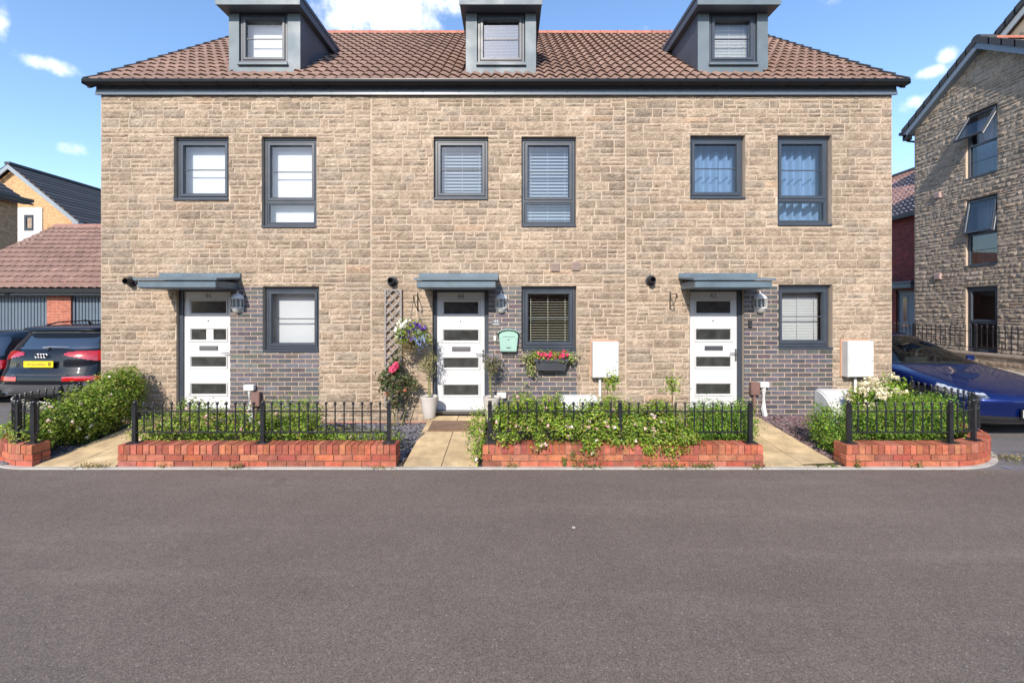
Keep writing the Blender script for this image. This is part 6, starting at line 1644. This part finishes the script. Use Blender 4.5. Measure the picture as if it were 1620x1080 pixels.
for sg in (1, -1):
    p0, p1 = Vector((x2+.05, ap2[0], ap2[1]-.12)), Vector((x2+.05, ap2[0]+sg*6.3, ap2[1]-.12-.7*6.3)); dn = Vector((0,0,-.22)); bk = Vector((.04,0,0))
    i = [m.P(v) for v in (p0, p1, p1+dn, p0+dn, p0+bk, p1+bk, p1+dn+bk, p0+dn+bk)]
    for q in ((0,1,2,3),(7,6,5,4),(3,2,6,7)): m.face([i[u] for u in q])
m.build('bargeboard', mat('barge_pale', (.42,.45,.48), .5), rf2)

# red brick link with its grey door, in the shade behind the wing
XK = 14.5; lk = thing('brick_link_house', 'dark red brick house with a grey front door left of the stone building', 'house', (XK+3, 17.5, .4))
T = TXm(XK); dh = (-17.05, -15.95, .4, Z(459, 16.76))
m = MB(T); sheet(m, -22, -14.9, .3, 5.3, [dh]); reveals(m, dh, 0, .12); m.quad((-22,0,.3),(-22,0,5.3),(-22,7,5.3),(-22,7,.3)); m.build('brick_wall', M['brick_link'], lk)
ra_ = math.atan(.75); 
def TL(u, s, h): return (XK-.2+s*math.cos(ra_)-h*math.sin(ra_), -u, 5.28+s*math.sin(ra_)+h*math.cos(ra_))
m = MB(); tiles(m, -22, -14.95, TL, 3.8/math.cos(ra_), .31, .2, .02, cols=((.27,.15,.125),(.24,.135,.11),(.3,.17,.14)), spw=6); rf = m.build('roof', M['tile'], lk)
zr_ = 5.28+3.8*.75; m = MB(); m.tube([(XK+3.6, 14.95, zr_), (XK+3.6, 22, zr_)], .12, 8); m.build('ridge', M['black_tile'], rf)
m = MB(); m.box(XK-.3, 14.95, 5.2, XK-.18, 22, 5.32); m.build('gutter', M['gutter'], lk)
m = MB(T); a, b_, c, d = dh; m.box(a+.004, .05, c, a+.07, .1, d-.004); m.box(b_-.07, .05, c, b_-.004, .1, d-.004); m.box(a+.071, .05, d-.07, b_-.071, .1, d-.004); fo = m.build('door_frame', M['anthracite'], lk)
m = MB(T); m.box(a+.071, .065, c, b_-.071, .11, d-.071); dr_ = m.build('door', mat('door_grey', (.15,.19,.25), .45), lk)
ym = 16.72
m = MB(T); m.bbox(-ym-.12, .052, 1.4, -ym+.12, .064, 2.38, .006); m.build('glazing_trim', mat('door_trim', (.2,.24,.3), .45), dr_)
m = MB(T); m.quad((-ym-.08, .05, 1.45), (-ym+.08, .05, 1.45), (-ym+.08, .05, 2.33), (-ym-.08, .05, 2.33)); m.build('door_glass', mat('door_glass_red', (.18,.07,.05), .1, spec=.8), dr_)
m = MB(T); m.bbox(-ym-.15, .045, 1.27, -ym+.15, .064, 1.34, .005); m.build('letter_plate', mat('copper_plate', (.55,.3,.22), .3, metal=.7), dr_)
m = MB(T); m.bbox(a-.15, -.55, d+.05, b_+.15, .0, d+.22, .01); m.bbox(a-.2, -.6, d+.221, b_+.2, .0, d+.28, .01); m.build('canopy', M['canopy'], lk)

# raised footway, low stone wall and railing in front of the wing
m = MB(); m.quad((9.4, 9.2, .03), (12.31, 9.2, .38), (12.31, 20, .47), (9.4, 20, .40)); m.quad((9.4, 5.0, -.006), (30, 5.0, -.006), (12.31, 9.2, .38), (9.4, 9.2, .03))
m.quad((12.31, 9.2, .38), (30, 5.0, -.006), (30, 20, .47), (12.31, 20, .47)); struct(m.build('footway', mat('paving_pale', (.36,.315,.255), .9, var=[(3,.85,1.1),(40,.85,1.12)], bump=[(80,.3,.004)])))
XLW = 12.3; T = TXm(XLW)
lw = thing('low_stone_wall', 'low stone wall carrying a black railing before the stone building', 'garden wall', (XLW, 12, .3))
m = MB(T); m.box(-16, .0, .2, -8.2, .25, .735, 0); stone_field(m, -16, -8.2, .3, .68, [], 606, rough=.02, cell=.06); m.build('stone_course', [M['mortar'], M['stone']], lw)
m = MB(T); m.bbox(-16.02, -.04, .69, -8.18, .29, .76, .012); m.build('coping', mat('coping', (.3,.24,.19), .9, var=[(8,.8,1.2)], bump=[(50,.4,.006)]), lw)
PM2 = post_mesh(.72, .03, .06); BM2 = bal_mesh(.10, .70, .011)
railing('black ball-topped railing on the low stone wall of the right building', [(XLW+.12, 15.8), (XLW+.12, 8.4)], [0, 1.85, 3.7, 5.55, 7.4], .145, .76, .55, .12, PM2, BM2, group=None)
